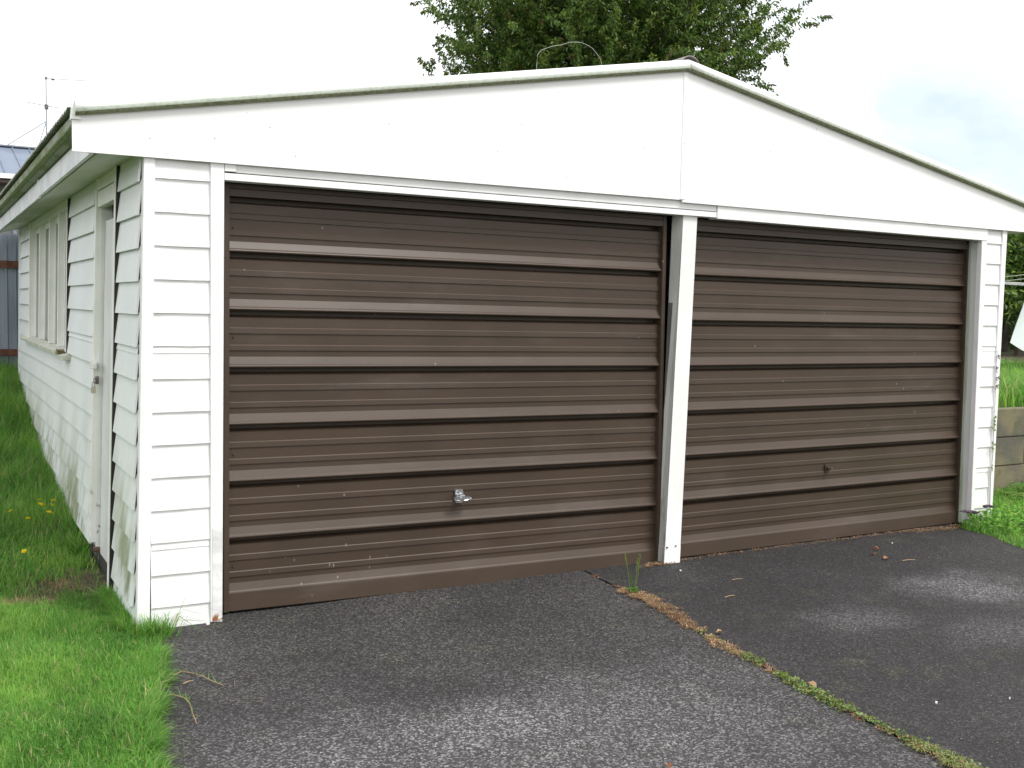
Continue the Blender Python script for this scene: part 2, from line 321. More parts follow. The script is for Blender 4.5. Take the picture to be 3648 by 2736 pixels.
# ------------------------------------------------------------------ driveway: two slabs of asphalt that meet at a weedy joint
EDGE = [(.04, .03), (.045, -.114), (.05, -.213), (.02, -.391), (-.04, -.59), (-.03, -.745), (-.10, -.963), (-.14, -1.122), (-.19, -1.236), (-.19, -1.361), (-.21, -1.498), (-.22, -1.63), (-.25, -2.1), (-.3, -3), (-.35, -5), (-.4, -14)]
CRACK = [(2.62, .03), (2.60, -.15), (2.585, -.343), (2.60, -.55), (2.58, -.72), (2.51, -1.04), (2.431, -1.419), (2.406, -1.702), (2.368, -1.918), (2.353, -2.096), (2.345, -2.282), (2.315, -2.609), (2.31, -2.771), (2.30, -2.912), (2.27, -4), (2.2, -14)]
def slab(name, A, B, m):
    # top sheet between two polylines plus a turned-down edge
    n = 90; ys = np.concatenate([[.16, .09], np.linspace(.03, -3.2, n), np.linspace(-3.5, -14, 14)])
    ax = np.interp(-ys, [-p[1] for p in A], [p[0] for p in A]); bx = np.interp(-ys, [-p[1] for p in B], [p[0] for p in B])
    ax = ax + rng.normal(0, .004, len(ys)); bx = bx + rng.normal(0, .004, len(ys))
    mb = MB(); vs = []; fs = []; k = len(ys); C = 12
    for j in range(k):
        vs.append((ax[j] + .0, ys[j], -.045))
        for c in range(C + 1): vs.append((ax[j] + (bx[j] - ax[j]) * c / C, ys[j], -.022 + .003 * math.sin(c * 1.3 + j * .1)))
        vs.append((bx[j], ys[j], -.045))
    r = C + 3
    for j in range(k - 1):
        for i in range(r - 1): fs.append((j * r + i, j * r + i + 1, (j + 1) * r + i + 1, (j + 1) * r + i))
    o = mb.add(vs, fs).build(name, m); return tag(o, kind='structure')
slab('driveway', EDGE, [(x - .008, y) for x, y in CRACK], m_asL)
RE = [(6.02, .03), (5.97, -.03), (5.96, -.11), (5.95, -.27), (5.84, -.54), (5.78, -.70), (5.7, -1.2), (5.68, -3), (5.6, -14)]
slab('driveway', [(x + .008, y) for x, y in CRACK], RE, m_asR)

# ================================================================== GARAGE
GA = empty('garage', (0, 0, 0), 'white weatherboard double garage with two brown ribbed tilt doors and low gable', 'garage')
fw = MB().box(.05, .40, .03, .10, 0, 2.24).build('front_wall', m_front, GA, warp=lean_side)
# --- front left pier boards
for k in range(15):
    zb = 2.155 - .1592 * k; zt = zb + .1592 + .012
    if k == 0: zt = 2.257
    if k == 14: zb = -.03
    def jit(t, i): return (random.uniform(-.0012, .0012), random.uniform(-.0012, .0012))
    MB().prism([(-.008, zt), (-.0185, zb), (-.004, zb), (.004, zt)], 'x', .052, .336, 3, jit).build('weatherboard', m_front, fw, warp=None)
    if k in (6, 12): MB().prism([(-.0105, zb + .158), (-.0150, zb + .125), (-.004, zb + .125), (-.002, zb + .158)], 'x', .058, .331).build('lap_strip', m_front, fw)
# corner board (L) and door trim with turned flashing
MB().box(0, .056, -.024, .028, -.04, 2.256).build('corner_board', m_front, GA, bevel=.002, warp=lean_side)
MB().hexa([(.334, -.026, -.015), (.392, -.026, -.021), (.392, .09, -.021), (.334, .03, -.015), (.334, -.026, 2.256), (.400, -.026, 2.256), (.400, .09, 2.256), (.334, .03, 2.256)]).build('door_trim', m_front, GA, bevel=.002)
MB().box(.343, .391, -.0285, -.0265, -.012, .46).build('flashing', mat('creased flashing', (.72, .72, .72), .35, (.62, .62, .62), 7, .9, 13), GA)
addmask(bpy.data.materials['creased flashing'], (.25, .09, .03), 30, .4, .55, zr=(.035, .005))
# --- front right pier
rw = MB().box(6.11, 6.32, .03, .10, 0, 2.24).build('front_wall', m_front, GA)
zr_ = [2.139, 1.987, 1.831, 1.674, 1.518, 1.361, 1.206, 1.052, .895, .739, .583, .426, .268, .11, -.03]
for k, zb in enumerate(zr_):
    zt = 2.257 if k == 0 else zr_[k - 1] + .012
    MB().prism([(-.008, zt), (-.0185, zb), (-.004, zb), (.004, zt)], 'x', 6.128, 6.302).build('weatherboard', m_front, rw)
    if k in (6, 12): MB().prism([(-.0105, zb + .156), (-.0150, zb + .120), (-.004, zb + .120), (-.002, zb + .156)], 'x', 6.13, 6.30).build('lap_strip', m_front, rw)
MB().box(6.298, 6.352, -.024, .05, .0, 2.25).build('corner_board', m_front, GA, bevel=.002)
MB().hexa([(6.104, -.022, -.01), (6.137, -.022, -.01), (6.137, .02, -.01), (6.104, .02, -.01), (6.063, -.022, 2.17), (6.124, -.022, 2.17), (6.124, .02, 2.17), (6.063, .02, 2.17)]).build('door_trim', m_front, GA, bevel=.002)
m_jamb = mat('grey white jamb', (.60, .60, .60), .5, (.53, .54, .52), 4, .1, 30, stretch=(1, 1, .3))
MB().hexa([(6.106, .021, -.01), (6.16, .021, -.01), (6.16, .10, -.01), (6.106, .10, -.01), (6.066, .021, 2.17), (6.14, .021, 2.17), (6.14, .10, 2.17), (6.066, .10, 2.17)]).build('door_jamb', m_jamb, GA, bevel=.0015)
MB().hexa([(6.092, .060, -.01), (6.105, .060, -.01), (6.105, .10, -.01), (6.092, .10, -.01), (6.052, .060, 2.16), (6.065, .060, 2.16), (6.065, .10, 2.16), (6.052, .10, 2.16)]).build('door_stop', mat('greenish stop', (.42, .47, .40), .6, (.33, .37, .28), 9, .2, 40, stretch=(1, 1, .3)), GA, bevel=.0015)
# --- middle post, out of plumb
def post(z0, z1, nm, m, g=0, x0=None, x1=None, yb=.088, yf=-.002, mm=None):
    def X(z, a, b): return b + (a - b) * (z + .02) / 2.19
    v = []
    for z in (z0, z1):
        a, b, c, d = X(z, 3.24, 3.177) - g, X(z, 3.35, 3.299) + g, X(z, 3.35, 3.299) + g, X(z, 3.223, 3.192) - g
        v += [(a, yf, z), (b, yf, z), (c, yb, z), (d, yb, z)]
    o = MB().hexa(v); o = o.build(nm, m, GA)
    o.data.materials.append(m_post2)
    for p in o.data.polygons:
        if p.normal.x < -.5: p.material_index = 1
    return o
post(.0858, 2.172, 'door_post', m_post); post(-.026, .0848, 'post_base', m_post, g=.002)
# bare patch and flaps of peeled paint on the post's left side
def px_(z, y): return (3.177 + (3.24 - 3.177) * (z + .02) / 2.19) * (1 - y / .088) + (3.192 + (3.223 - 3.192) * (z + .02) / 2.19) * (y / .088)
v = [(px_(z, y) - .003, y, z) for z, y in [(1.62, .05), (1.60, .088), (1.2, .088), (1.22, .066), (1.05, .078), (1.04, .088), (1.3, .056)][:0]]
pp = [(1.63, .088), (1.63, .052), (1.50, .056), (1.38, .060), (1.27, .066), (1.18, .072), (1.02, .080), (.94, .088)]
n_ = len(pp); vs = [(px_(z, y) - .0025, y, z) for z, y in pp] + [(px_(z, y) + .001, y, z) for z, y in pp]
MB().add(vs, [tuple(range(n_)), tuple(reversed(range(n_, 2 * n_)))] + [(i, (i + 1) % n_, n_ + (i + 1) % n_, n_ + i) for i in range(n_)]).build('bare_patch', m_bare, GA)
MB().tube([(3.192, -.002, .085), (3.192, -.010, .085)], .006, 8).build('nail', m_rust, GA)
MB().tube([(3.262, -.002, .088), (3.262, -.008, .088)], .005, 8).build('nail', m_rust, GA)
# --- lintel boards
def bar(x0, x1, z0a, z1a, z0b, z1b, y0, y1, nm, m, par, bv=.0015):
    return MB().hexa([(x0, y0, z0a), (x1, y0, z0b), (x1, y1, z0b), (x0, y1, z0a), (x0, y0, z1a), (x1, y0, z1b), (x1, y1, z1b), (x0, y1, z1a)]).build(nm, m, par, bevel=bv)
bar(.46, 3.489, 2.208, 2.256, 2.210, 2.272, -.018, .06, 'lintel_board', m_front, GA)
bar(.402, 3.489, 2.168, 2.2025, 2.172, 2.2045, -.021, .06, 'lintel_board', m_front, GA)
bar(3.492, 6.118, 2.165, 2.262, 2.156, 2.262, -.0265, .06, 'lintel_board', m_front, GA)
bar(.402, .458, 2.210, 2.256, 2.2105, 2.256, -.0255, .02, 'lintel_block', m_front, GA)
# --- gable sheets, cover batten, barge roll
def zt_(x): return 2.405 + (3.045 - 2.405) * (1 - abs(x - 3.2) / 3.49)
LXE, RXE = -.287, 6.69
def gsheet(x0, x1, y0, y1):
    pr = [(x0, 2.243 + .004 * x0 / 3), (x1, 2.2425 + (.018 if 3 < x1 < 4 else 0)), (x1, zt_(x1))] + ([] if not x0 < 3.2 < x1 else [(3.2, zt_(3.2))]) + [(x0, zt_(x0))]
    return MB().add([(p, y0, q) for p, q in pr] + [(p, y1, q) for p, q in pr], [tuple(range(len(pr))), tuple(reversed(range(len(pr), 2 * len(pr))))] + [(i, (i + 1) % len(pr), len(pr) + (i + 1) % len(pr), len(pr) + i) for i in range(len(pr))])
gsheet(LXE, 3.1975, -.040, -.028).build('gable_sheet', m_gable, GA)
gsheet(3.1985, RXE, -.040, -.028).build('gable_sheet', m_gable, GA)
MB().box(3.178, 3.214, -.0435, -.0395, 2.264, 3.03).build('cover_batten', m_gable, GA, bevel=.001)
m_nail = mat('dull nail head', (.24, .23, .23), .6)
for (x, z) in [(.35, 2.36), (.75, 2.31), (1.25, 2.52), (1.9, 2.44), (2.05, 2.60), (2.35, 2.33), (2.9, 2.55), (3.196, 2.88), (3.196, 2.60), (3.196, 2.34), (3.9, 2.62), (4.3, 2.80), (4.75, 2.38), (5.3, 2.50), (5.75, 2.36), (.62, 2.44), (.05, 2.33), (6.1, 2.40)]:
    y = -.0435 if abs(x - 3.196) < .01 else -.040
    MB().tube([(x, y + .001, z), (x, y - .0015, z)], 0.003, 8).build('nail', m_nail, GA)
def barge(x0, x1, nm):
    za, zb = zt_(x0), zt_(x1); R = .034; k = 14; prof = []
    for i in range(k + 1):
        a = math.radians(-80 + 215 * i / k); prof.append((-.052 - R * math.cos(a) * .75, .026 + R * math.sin(a)))
    prof += [(.03, .055), (.03, .048)]
    vs = []; K = len(prof); n = 24
    for j in range(n + 1):
        x = x0 + (x1 - x0) * j / n; z = za + (zb - za) * j / n
        for (y, q) in prof: vs.append((x, y, z + q))
    fs = [(j * K + i, j * K + (i + 1) % K, (j + 1) * K + (i + 1) % K, (j + 1) * K + i) for j in range(n) for i in range(K)]
    fs += [tuple(range(K)), tuple(n * K + i for i in reversed(range(K)))]
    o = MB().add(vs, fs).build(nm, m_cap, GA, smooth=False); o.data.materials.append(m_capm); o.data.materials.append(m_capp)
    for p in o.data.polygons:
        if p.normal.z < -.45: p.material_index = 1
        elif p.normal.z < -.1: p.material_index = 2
        p.use_smooth = len(p.vertices) == 4
    return o
barge(LXE + .01, 3.199, 'barge_roll'); barge(RXE, 3.203, 'barge_roll')
# upturned tag of flashing at the left eave and the ridge cap's open end
MB().hexa([(-.292, -.05, 2.385), (-.250, -.05, 2.385), (-.250, .0, 2.385), (-.292, .0, 2.385), (-.287, -.05, 2.485), (-.279, -.05, 2.475), (-.279, .0, 2.475), (-.287, .0, 2.485)]).build('flashing_tag', m_cap, GA)
prof = []
for i in range(11): a = math.radians(8 + 164 * i / 10); prof.append((3.285 - .07 * math.cos(a), 3.098 + .06 * math.sin(a)))
prof = [(3.14, 3.098)] + prof + [(3.40, 3.085)]
pin = [(x, z - .006) for x, z in reversed(prof)]
MB().prism([(x, z) for x, z in prof + pin], 'y', 0, 1).v
rp = prof + pin; vs = []; K = len(rp)
for j in range(9):
    for x, z in rp: vs.append((x, .03 + 7.1 * j / 8, z))
MB().add(vs, [(j * K + i, j * K + (i + 1) % K, (j + 1) * K + (i + 1) % K, (j + 1) * K + i) for j in range(8) for i in range(K)] + [tuple(range(K)), tuple(8 * K + i for i in reversed(range(K)))]).build('ridge_cap', m_ridge, GA)
# --- roof: real corrugations running up the slope
def roof(xe, nm):
    Y = np.arange(.0, 7.25, .019); off = .009 * np.cos(Y * 2 * math.pi / .076)
    vs = []; fs = []; xs = np.linspace(xe, 3.2, 4)
    for t in (0, -.004):
        for y, o in zip(Y, off):
            for x in xs: vs.append((x, y, zt_(x) + .030 + o + t))
    n = len(Y); K = 4; Q = n * K
    for j in range(n - 1):
        for i in range(K - 1):
            fs.append((j * K + i, j * K + i + 1, (j + 1) * K + i + 1, (j + 1) * K + i)); fs.append((Q + j * K + i, Q + (j + 1) * K + i, Q + (j + 1) * K + i + 1, Q + j * K + i + 1))
        fs.append((j * K, (j + 1) * K, Q + (j + 1) * K, Q + j * K))
    return MB().add(vs, fs).build(nm, m_roof, GA)
roof(-.305, 'roof'); roof(6.70, 'roof')
# --- left eave: soffit, fascia, gutter, moss line
MB().hexa([(-.200, -.026, 2.246), (.02, -.026, 2.274), (.02, 7.0, 2.297), (-.200, 7.0, 2.240), (-.200, -.026, 2.254), (.02, -.026, 2.282), (.02, 7.0, 2.305), (-.200, 7.0, 2.248)]).build('soffit', m_soffit, GA)
MB().box(-.180, -.165, -.026, 7.0, 2.2405, 2.2475).build('soffit_bead', m_soffit, GA)
MB().box(-.215, -.197, -.026, 2.33, 2.236, 2.338).build('eave_fascia', m_fascia, GA)
MB().box(-.218, -.199, 2.33, 2.40, 2.228, 2.352).build('fascia_joint', m_white, GA)
MB().box(-.212, -.196, 2.40, 7.05, 2.232, 2.340).build('eave_fascia', m_fascia, GA)
MB().prism([(-.200, 2.349), (-.226, 2.349), (-.262, 2.360), (-.272, 2.368), (-.281, 2.412), (-.215, 2.412)], 'y', -.026, 7.1, 40, lambda t, i: (random.uniform(-.0006, .0006), random.uniform(-.001, .001))).build('gutter', m_gut, GA)
MB().prism([(-.255, 2.356), (-.262, 2.355), (-.277, 2.368), (-.2775, 2.378), (-.268, 2.376)], 'y', -.02, 7.1, 160, lambda t, i: (random.uniform(-.001, .001), random.uniform(-.0025, .0025))).build('moss_line', m_moss, GA)
MB().box(6.55, 6.66, -.026, 7.1, 2.24, 2.36).build('gutter', m_gut, GA)
MB().box(6.35, 6.55, -.026, 7.1, 2.24, 2.25).build('soffit', m_soffit, GA)
# --- unseen walls and floor
MB().box(6.28, 6.34, .11, 7.0, 0, 2.4).build('right_wall', m_side, GA)
MB().box(.04, 6.34, 7.0, 7.08, 0, 2.4).build('back_wall', m_side, GA)
bg_ = [(.04, 2.4), (6.34, 2.4), (3.2, 3.0)]
MB().add([(x, 7.0, z) for x, z in bg_] + [(x, 7.08, z) for x, z in bg_], [(0, 1, 2), (5, 4, 3), (0, 3, 4, 1), (1, 4, 5, 2), (2, 5, 3, 0)]).build('back_gable', m_side, GA)
MB().box(.1, 6.28, .17, 7.0, -.034, -.030).build('floor_slab', m_dark, GA)
MB().box(.10, 6.24, .20, .23, 2.02, 2.25).build('door_beam', m_dark, GA)
# ------------------------------------------------------------------ tilt doors
def tilt_door(x0t, x1t, x0b, x1b, zh, z0, sp, skew, zbot, ztop=2.166, lbl=None):
    D = bpy.data.objects.new('garage_door', None); COL.objects.link(D); D.parent = GA; D.location = (0, 0, 0)
    if lbl: D['label'] = lbl
    w = x1t - x0t
    def wp(p):
        x, y, z = p; t = (2.1 - z) / 2.1; u = (x - x0t) / w
        xa = x0t + (x0b - x0t) * t; xb = x1t + (x1b - x1t) * t
        return (xa + u * (xb - xa), y, z - skew * u * t)
    Y0 = .112; st = .028
    prof = [(.0, -.045), (.075, -.045), (.105, -.010), (.125, 0), (.29, 0), (.305, .0045), (.395, .0055), (.402, 0), (.59, 0), (.605, .0045), (.69, .0055), (.697, 0), (.80, 0), (.925, .0155), (.945, .0215), (.965, .024), (.980, .023), (.995, .017), (1.0, .012), (1.0, -.045)]
    for k in range(7):
        zt = zh if k == 0 else z0 - sp * (k - 1); zb = z0 - sp * k
        P = [(Y0 - o, zt + (zb - zt) * f) for f, o in prof]
        if k == 6: P = P[:-4] + [(Y0 - .029, zbot + .004), (Y0 - .026, zbot), (Y0 + .0, zbot)]
        P += [(Y0 + .056, P[-1][1]), (Y0 + .056, zt)]
        MB().prism(P, 'x', x0t + st, x1t - st, 12).build('panel', m_brown, D, warp=wp)
    for a, b in ((x0t, x0t + st), (x1t - st, x1t)):
        MB().box(a, b, Y0 - .032, Y0 + .050, zbot, ztop).build('stile', m_brown, D, bevel=.002, warp=wp)
    MB().prism([(Y0 - .032, zh), (Y0 - .032, zh + .035), (Y0 - .026, zh + .04), (Y0 - .026, ztop), (Y0 + .05, ztop), (Y0 + .05, zh)], 'x', x0t + st, x1t - st, 8).build('top_rail', m_brown, D, warp=wp)
    for (x, z) in [(x0t + .055, .22), (x1t - .055, .22), (x0t + .055, 1.40), (x1t - .055, 1.40), (x0t + .055, .8), (x1t - .055, .8), (x0t + .055, 1.95)]:
        MB().tube([(x, Y0 - .0005, z), (x, Y0 - .006, z)], .006, 8, .004).build('screw', m_brown, D, warp=wp)
    return D
DL = tilt_door(.425, 3.178, .425, 3.202, 2.104, 1.826, .2918, .040, -.008)
DR = tilt_door(3.352, 6.064, 3.30, 6.104, 2.090, 1.808, .2915, -.002, -.018)
# T handle with lock, left door
hx, hy, hz = 1.770, .106, .498
h = MB().prism([(hx - .030, hz - .040), (hx + .016, hz - .040), (hx + .022, hz - .030), (hx + .022, hz + .034), (hx + .014, hz + .042), (hx - .024, hz + .042), (hx - .030, hz + .034)], 'y', 0, 0).v and MB()
pl = [(-.030, -.036), (-.024, -.042), (.016, -.042), (.022, -.036), (.022, .030), (.016, .038), (-.024, .038), (-.030, .030)]
h.add([(hx + a, hy, hz + b) for a, b in pl] + [(hx + a * .94, hy - .012, hz + b * .94) for a, b in pl], [tuple(range(8)), tuple(reversed(range(8, 16)))] + [(i, (i + 1) % 8, 8 + (i + 1) % 8, 8 + i) for i in range(8)])
h.tube([(hx - .004, hy - .010, hz + .004), (hx - .004, hy - .052, hz + .004)], .017, 16)
h.tube([(hx - .004, hy - .014, hz + .026), (hx - .004, hy - .034, hz + .026)], .012, 12)
k_ = 20; el = [(.056 * math.cos(2 * math.pi * i / k_), .0155 * math.sin(2 * math.pi * i / k_)) for i in range(k_)]
h.add([(hx - .004 + a, hy - .046, hz - .006 + b) for a, b in el] + [(hx - .004 + a * .97, hy - .062, hz - .006 + b * .9) for a, b in el] , [tuple(range(k_))] + [(i, (i + 1) % k_, k_ + (i + 1) % k_, k_ + i) for i in range(k_)])
h.add([(hx - .004 + a * .86, hy - .056, hz - .006 + b * .7) for a, b in el] + [(hx - .004 + a * .97, hy - .062, hz - .006 + b * .9) for a, b in el], [tuple(range(k_))] + [(i, (i + 1) % k_, k_ + (i + 1) % k_, k_ + i) for i in range(k_)])
h.tube([(hx - .004, hy - .050, hz - .006), (hx - .004, hy - .066, hz - .006)], .0115, 14)
h.build('handle', m_chrome, DL)
MB().tube([(hx - .004, hy - .0655, hz - .006), (hx - .004, hy - .0665, hz - .006)], .007, 12).build('lock', m_steel, DL)
kx, kz = 4.682, .491; h = MB(); h.add([(kx + a * .75, hy, kz + b * .75) for a, b in pl] + [(kx + a * .7, hy - .008, kz + b * .7) for a, b in pl], [tuple(range(8)), tuple(reversed(range(8, 16)))] + [(i, (i + 1) % 8, 8 + (i + 1) % 8, 8 + i) for i in range(8)])
h.tube([(kx, hy - .006, kz), (kx, hy - .024, kz)], .015, 14); h.build('handle', m_brown, DR)
MB().tube([(kx + .002, hy - .024, kz + .002), (kx + .002, hy - .046, kz + .002)], .008, 10).build('spindle', m_steel, DR)
# ------------------------------------------------------------------ left side wall
sw = MB().box(.028, .06, .03, 7.0, -.05, 2.30)
sw = MB().box(.028, .06, .03, .70, -.05, 2.34).box(.028, .06, 1.47, 2.76, -.05, 2.34).box(.028, .06, 2.76, 5.74, -.05, 1.17).box(.028, .06, 5.74, 7.0, -.05, 2.34).box(.028, .06, .70, 1.47, 2.16, 2.34).box(.028, .06, 2.76, 5.74, 2.27, 2.34)
SWL = sw.build('side_wall', m_side, GA, warp=lambda p: (p[0] + LX(p[2]), p[1], p[2]))
wl = lambda p: (p[0] + LX(p[2]), p[1], p[2])
def sboards(y0, y1, ks, rough=.0018, z1=2.135, ot=.010, ob=-.013):
    for k in ks:
        zb = z1 - .1567 * k; zt = zb + .1567 + .012
        if k == 0: zt = 2.31
        n = max(4, int((y1 - y0) / .08)); ph = random.uniform(0, 6)
        def jit(t, i):
            if i in (1, 2): return (rough * math.sin(t * 1.1 + ph) * .5, (.0006 if zb > .12 else .004) * math.sin(t * 2.3 + ph))
            return (0, 0)
        MB().prism([(ot, zt), (ob, zb), (ob + .012, zb), (ot + .008, zt)], 'y', y0, y1, n, jit).build('weatherboard', m_side, SWL, warp=wl)
sboards(.030, .640, range(0, 15), .0020, 2.135, -.001, -.0205)
MB().box(-.0235, .03, .648, .6595, -.05, 2.27).build('gap_shade_strip', m_dark, SWL, warp=lambda p: (p[0] + LX(p[2]), p[1] - .035 * max(0, p[2] - 1.0) + .03 * max(0, 1.0 - p[2]), p[2]))  # solid dark strip painted as the shadow between board ends and door trim
sboards(1.475, 2.702, range(0, 7), .002, 2.137, .002, -.018); sboards(5.70, 6.85, range(0, 7), .002, 2.142)
MB().box(-.0215, .03, 2.706, 2.7195, 1.2, 2.27).build('gap_shade_strip', m_dark, SWL, warp=wl)  # same painted shadow where the boards stop at the window frame
sboards(1.475, 6.85, range(7, 14), .0022, 2.137, .002, -.018)
for a, b, k in ((.03, .648, 6), (1.475, 2.70, 6)):
    zb = 2.137 - .1567 * k; MB().prism([(-.003, zb + .157), (-.0105, zb + .122), (.0, zb + .122), (.004, zb + .157)], 'y', a, b, 6).build('lap_strip', m_side, SWL, warp=wl)
MB().box(-.018, .03, 6.85, 6.93, -.05, 2.30).build('corner_board', m_side, GA, warp=wl)
MB().box(-.002, .03, 6.2, 6.85, 2.2, 2.30).build('frieze', m_side, GA, warp=wl)
# side door: frame, leaf, hasp, padlock
SD = bpy.data.objects.new('side_door', None); COL.objects.link(SD); SD.parent = GA
def wl2(p): return (p[0] + LX(p[2]), p[1] - .035 * max(0, p[2] - 1.0) + .03 * max(0, 1.0 - p[2]), p[2])
MB().box(-.026, .10, .660, .712, -.06, 2.30).build('door_frame', m_side2, SD, bevel=.002, warp=wl2)
MB().box(-.014, .10, 1.44, 1.50, .11, 2.30).build('door_frame', m_side2, SD, bevel=.002, warp=wl2)
MB().box(.012, .10, 1.425, 1.439, .06, 2.10).build('door_stop', m_side2, SD, bevel=.001, warp=wl2)
MB().box(-.004, .045, .70, 1.46, 2.115, 2.205).build('head_board', m_side2, SD, bevel=.0015, warp=wl)
MB().box(-.010, .04, .70, 1.46, 2.210, 2.29).build('head_board', m_side2, SD, bevel=.0015, warp=wl)
MB().box(.036, .072, .72, 1.41, .05, 2.035).build('door_leaf', mat('door leaf paint', (.66, .67, .68), .5, (.6, .6, .6), 4), SD, warp=wl2)
MB().box(-.035, .0, 1.405, 1.437, 1.165, 1.205).box(-.03, -.012, 1.33, 1.437, 1.172, 1.198).build('turn_block', m_side2, SD, warp=wl2)
MB().box(-.006, .012, 1.400, 1.420, 1.075, 1.12).tube([(-.008, 1.395, 1.105), (-.018, 1.385, 1.11), (-.018, 1.385, 1.085), (-.008, 1.395, 1.08)], .003, 6).build('hasp', m_steel, SD, warp=wl2)
MB().tube([(-.026, 1.385, 1.062), (-.026, 1.385, 1.086), (-.019, 1.385, 1.094), (-.012, 1.385, 1.086), (-.012, 1.385, 1.062)], .0026, 8).build('padlock_shackle', m_chrome, SD, warp=wl2)
MB().box(-.032, -.006, 1.378, 1.392, 1.022, 1.062).build('padlock', mat('brass lock body', (.52, .48, .38), .4, metal=.4), SD, bevel=.003, warp=wl2)
MB().box(-.008, .0, 1.43, 1.505, -.06, .105).box(.03, .08, .72, 1.43, -.06, .05).build('rot_hole_shade', m_dark, SD, warp=wl2); MB().box(-.002, .10, 1.40, 1.47, .06, .085).build('rotted_end', mat('rotted timber', (.10, .055, .035), .95, (.2, .15, .1), 30, .6, 60), SD, warp=wl2)  # dark boxes give the rotted gap its shade by colour
MB().box(.075, .13, .72, 1.60, -.06, 2.3).build('door_void', m_dark, SD, warp=wl)
# window: head, sill, deep mullions, panes
WN = bpy.data.objects.new('window', None); COL.objects.link(WN); WN.parent = GA
MB().box(-.022, .07, 2.72, 2.765, 1.20, 2.285).build('frame', m_side2, WN, bevel=.002, warp=wl)
MB().box(-.022, .07, 5.62, 5.69, 1.20, 2.285).build('frame', m_side2, WN, bevel=.002, warp=wl)
MB().box(-.006, .07, 2.765, 5.62, 2.215, 2.285).build('frame', m_side2, WN, warp=wl)
for y in (3.36, 4.0, 4.80): MB().box(-.010, .062, y, y + .05, 1.215, 2.215).build('mullion', m_side2, WN, bevel=.002, warp=wl)
for a, b in ((2.765, 3.36), (3.41, 4.0), (4.05, 4.80), (4.85, 5.62)):
    MB().box(.040, .044, a, b, 1.215, 2.215).build('pane', m_glass, WN, warp=wl)
    f = MB().box(.032, .05, a + .001, a + .045, 1.216, 2.214).box(.032, .05, b - .045, b - .001, 1.216, 2.214).box(.0325, .0495, a + .045, b - .045, 2.17, 2.214).build('sash', m_side2, WN, warp=wl)
m_sill = mat('weathered sill', (.62, .62, .56), .7, (.42, .44, .34), 9, .3, 50)
MB().prism([(-.055, 1.168), (-.062, 1.196), (.03, 1.216), (.03, 1.168)], 'y', 3.05, 6.1, 12).build('sill', m_sill, WN, warp=wl)
MB().prism([(-.058, 1.150), (-.064, 1.180), (.03, 1.20), (.03, 1.150)], 'y', 2.60, 2.86, 5, lambda t, i: (random.uniform(-.003, .003), random.uniform(-.004, .004))).build('sill', m_sill, WN, warp=wl)
MB().prism([(-.02, 1.150), (-.025, 1.180), (.03, 1.20), (.03, 1.150)], 'y', 2.86, 3.05, 4, lambda t, i: (random.uniform(-.012, .012), random.uniform(-.008, .008))).build('rotted_sill', bpy.data.materials['rotted timber'], WN, warp=wl)
n = 260; P = np.stack([LX(1.18) + rng.uniform(-.06, -.005, n), rng.uniform(2.80, 3.08, n), rng.uniform(1.175, 1.20, n)], 1)
blades('moss', P, rng.uniform(.01, .022, n), np.full(n, .005), rng.uniform(0, 1, n), [m_moss, m_straw2], rng.integers(0, 2, n), GA)

# ------------------------------------------------------------------ wire loop lying on the roof
tag(MB().tube([(2.246, .15, 2.86), (2.25, .15, 3.0), (2.253, .15, 3.045), (2.275, .15, 3.075), (2.312, .15, 3.093), (2.36, .15, 3.112), (2.42, .15, 3.127), (2.46, .15, 3.145), (2.501, .15, 3.155), (2.55, .15, 3.158), (2.585, .15, 3.153), (2.63, .15, 3.138), (2.656, .15, 3.117), (2.685, .15, 3.09), (2.701, .15, 3.061), (2.72, .15, 2.95)], .0011, 6).build('wire', m_wire), 'thin pale wire arching above the roof edge in front of the tree', 'wire')
# ------------------------------------------------------------------ fence beyond the garage
FN = empty('iron_fence', (-1.5, 7.4, .6), 'blue grey corrugated iron fence with rusty rail beyond the garage', 'fence')
xs0 = -6.0
while xs0 < .55:
    x1 = xs0 + .72; P = []; x = xs0
    vs = []; fs = []; pts = []
    while x < x1 - .001:
        pts += [(x, 0), (x + .022, .0), (x + .030, -.016), (x + .055, -.016), (x + .063, 0)]; x += .09
    pts.append((x1, 0)); dz = random.uniform(-.02, .02)
    for t in (0, .002):
        for (px, o) in pts: vs += [(px, 7.4 + o + t, .5), (px, 7.4 + o + t, 2.262 + dz * (xs0 < -.6))]
    n = len(pts); fs = [(2 * i, 2 * i + 2, 2 * i + 3, 2 * i + 1) for i in range(n - 1)] + [(2 * n + 2 * i, 2 * n + 2 * i + 1, 2 * n + 2 * i + 3, 2 * n + 2 * i + 2) for i in range(n - 1)] + [(2 * i + 1, 2 * i + 3, 2 * n + 2 * i + 3, 2 * n + 2 * i + 1) for i in range(n - 1)]
    MB().add(vs, fs).build('iron_sheet', m_fence, FN); xs0 += .722
MB().box(-6.0, .6, 7.33, 7.382, 1.895, 1.972).build('rail', m_rust, FN)
MB().box(-6.0, .6, 7.33, 7.382, .95, 1.02).build('rail', m_rust, FN)
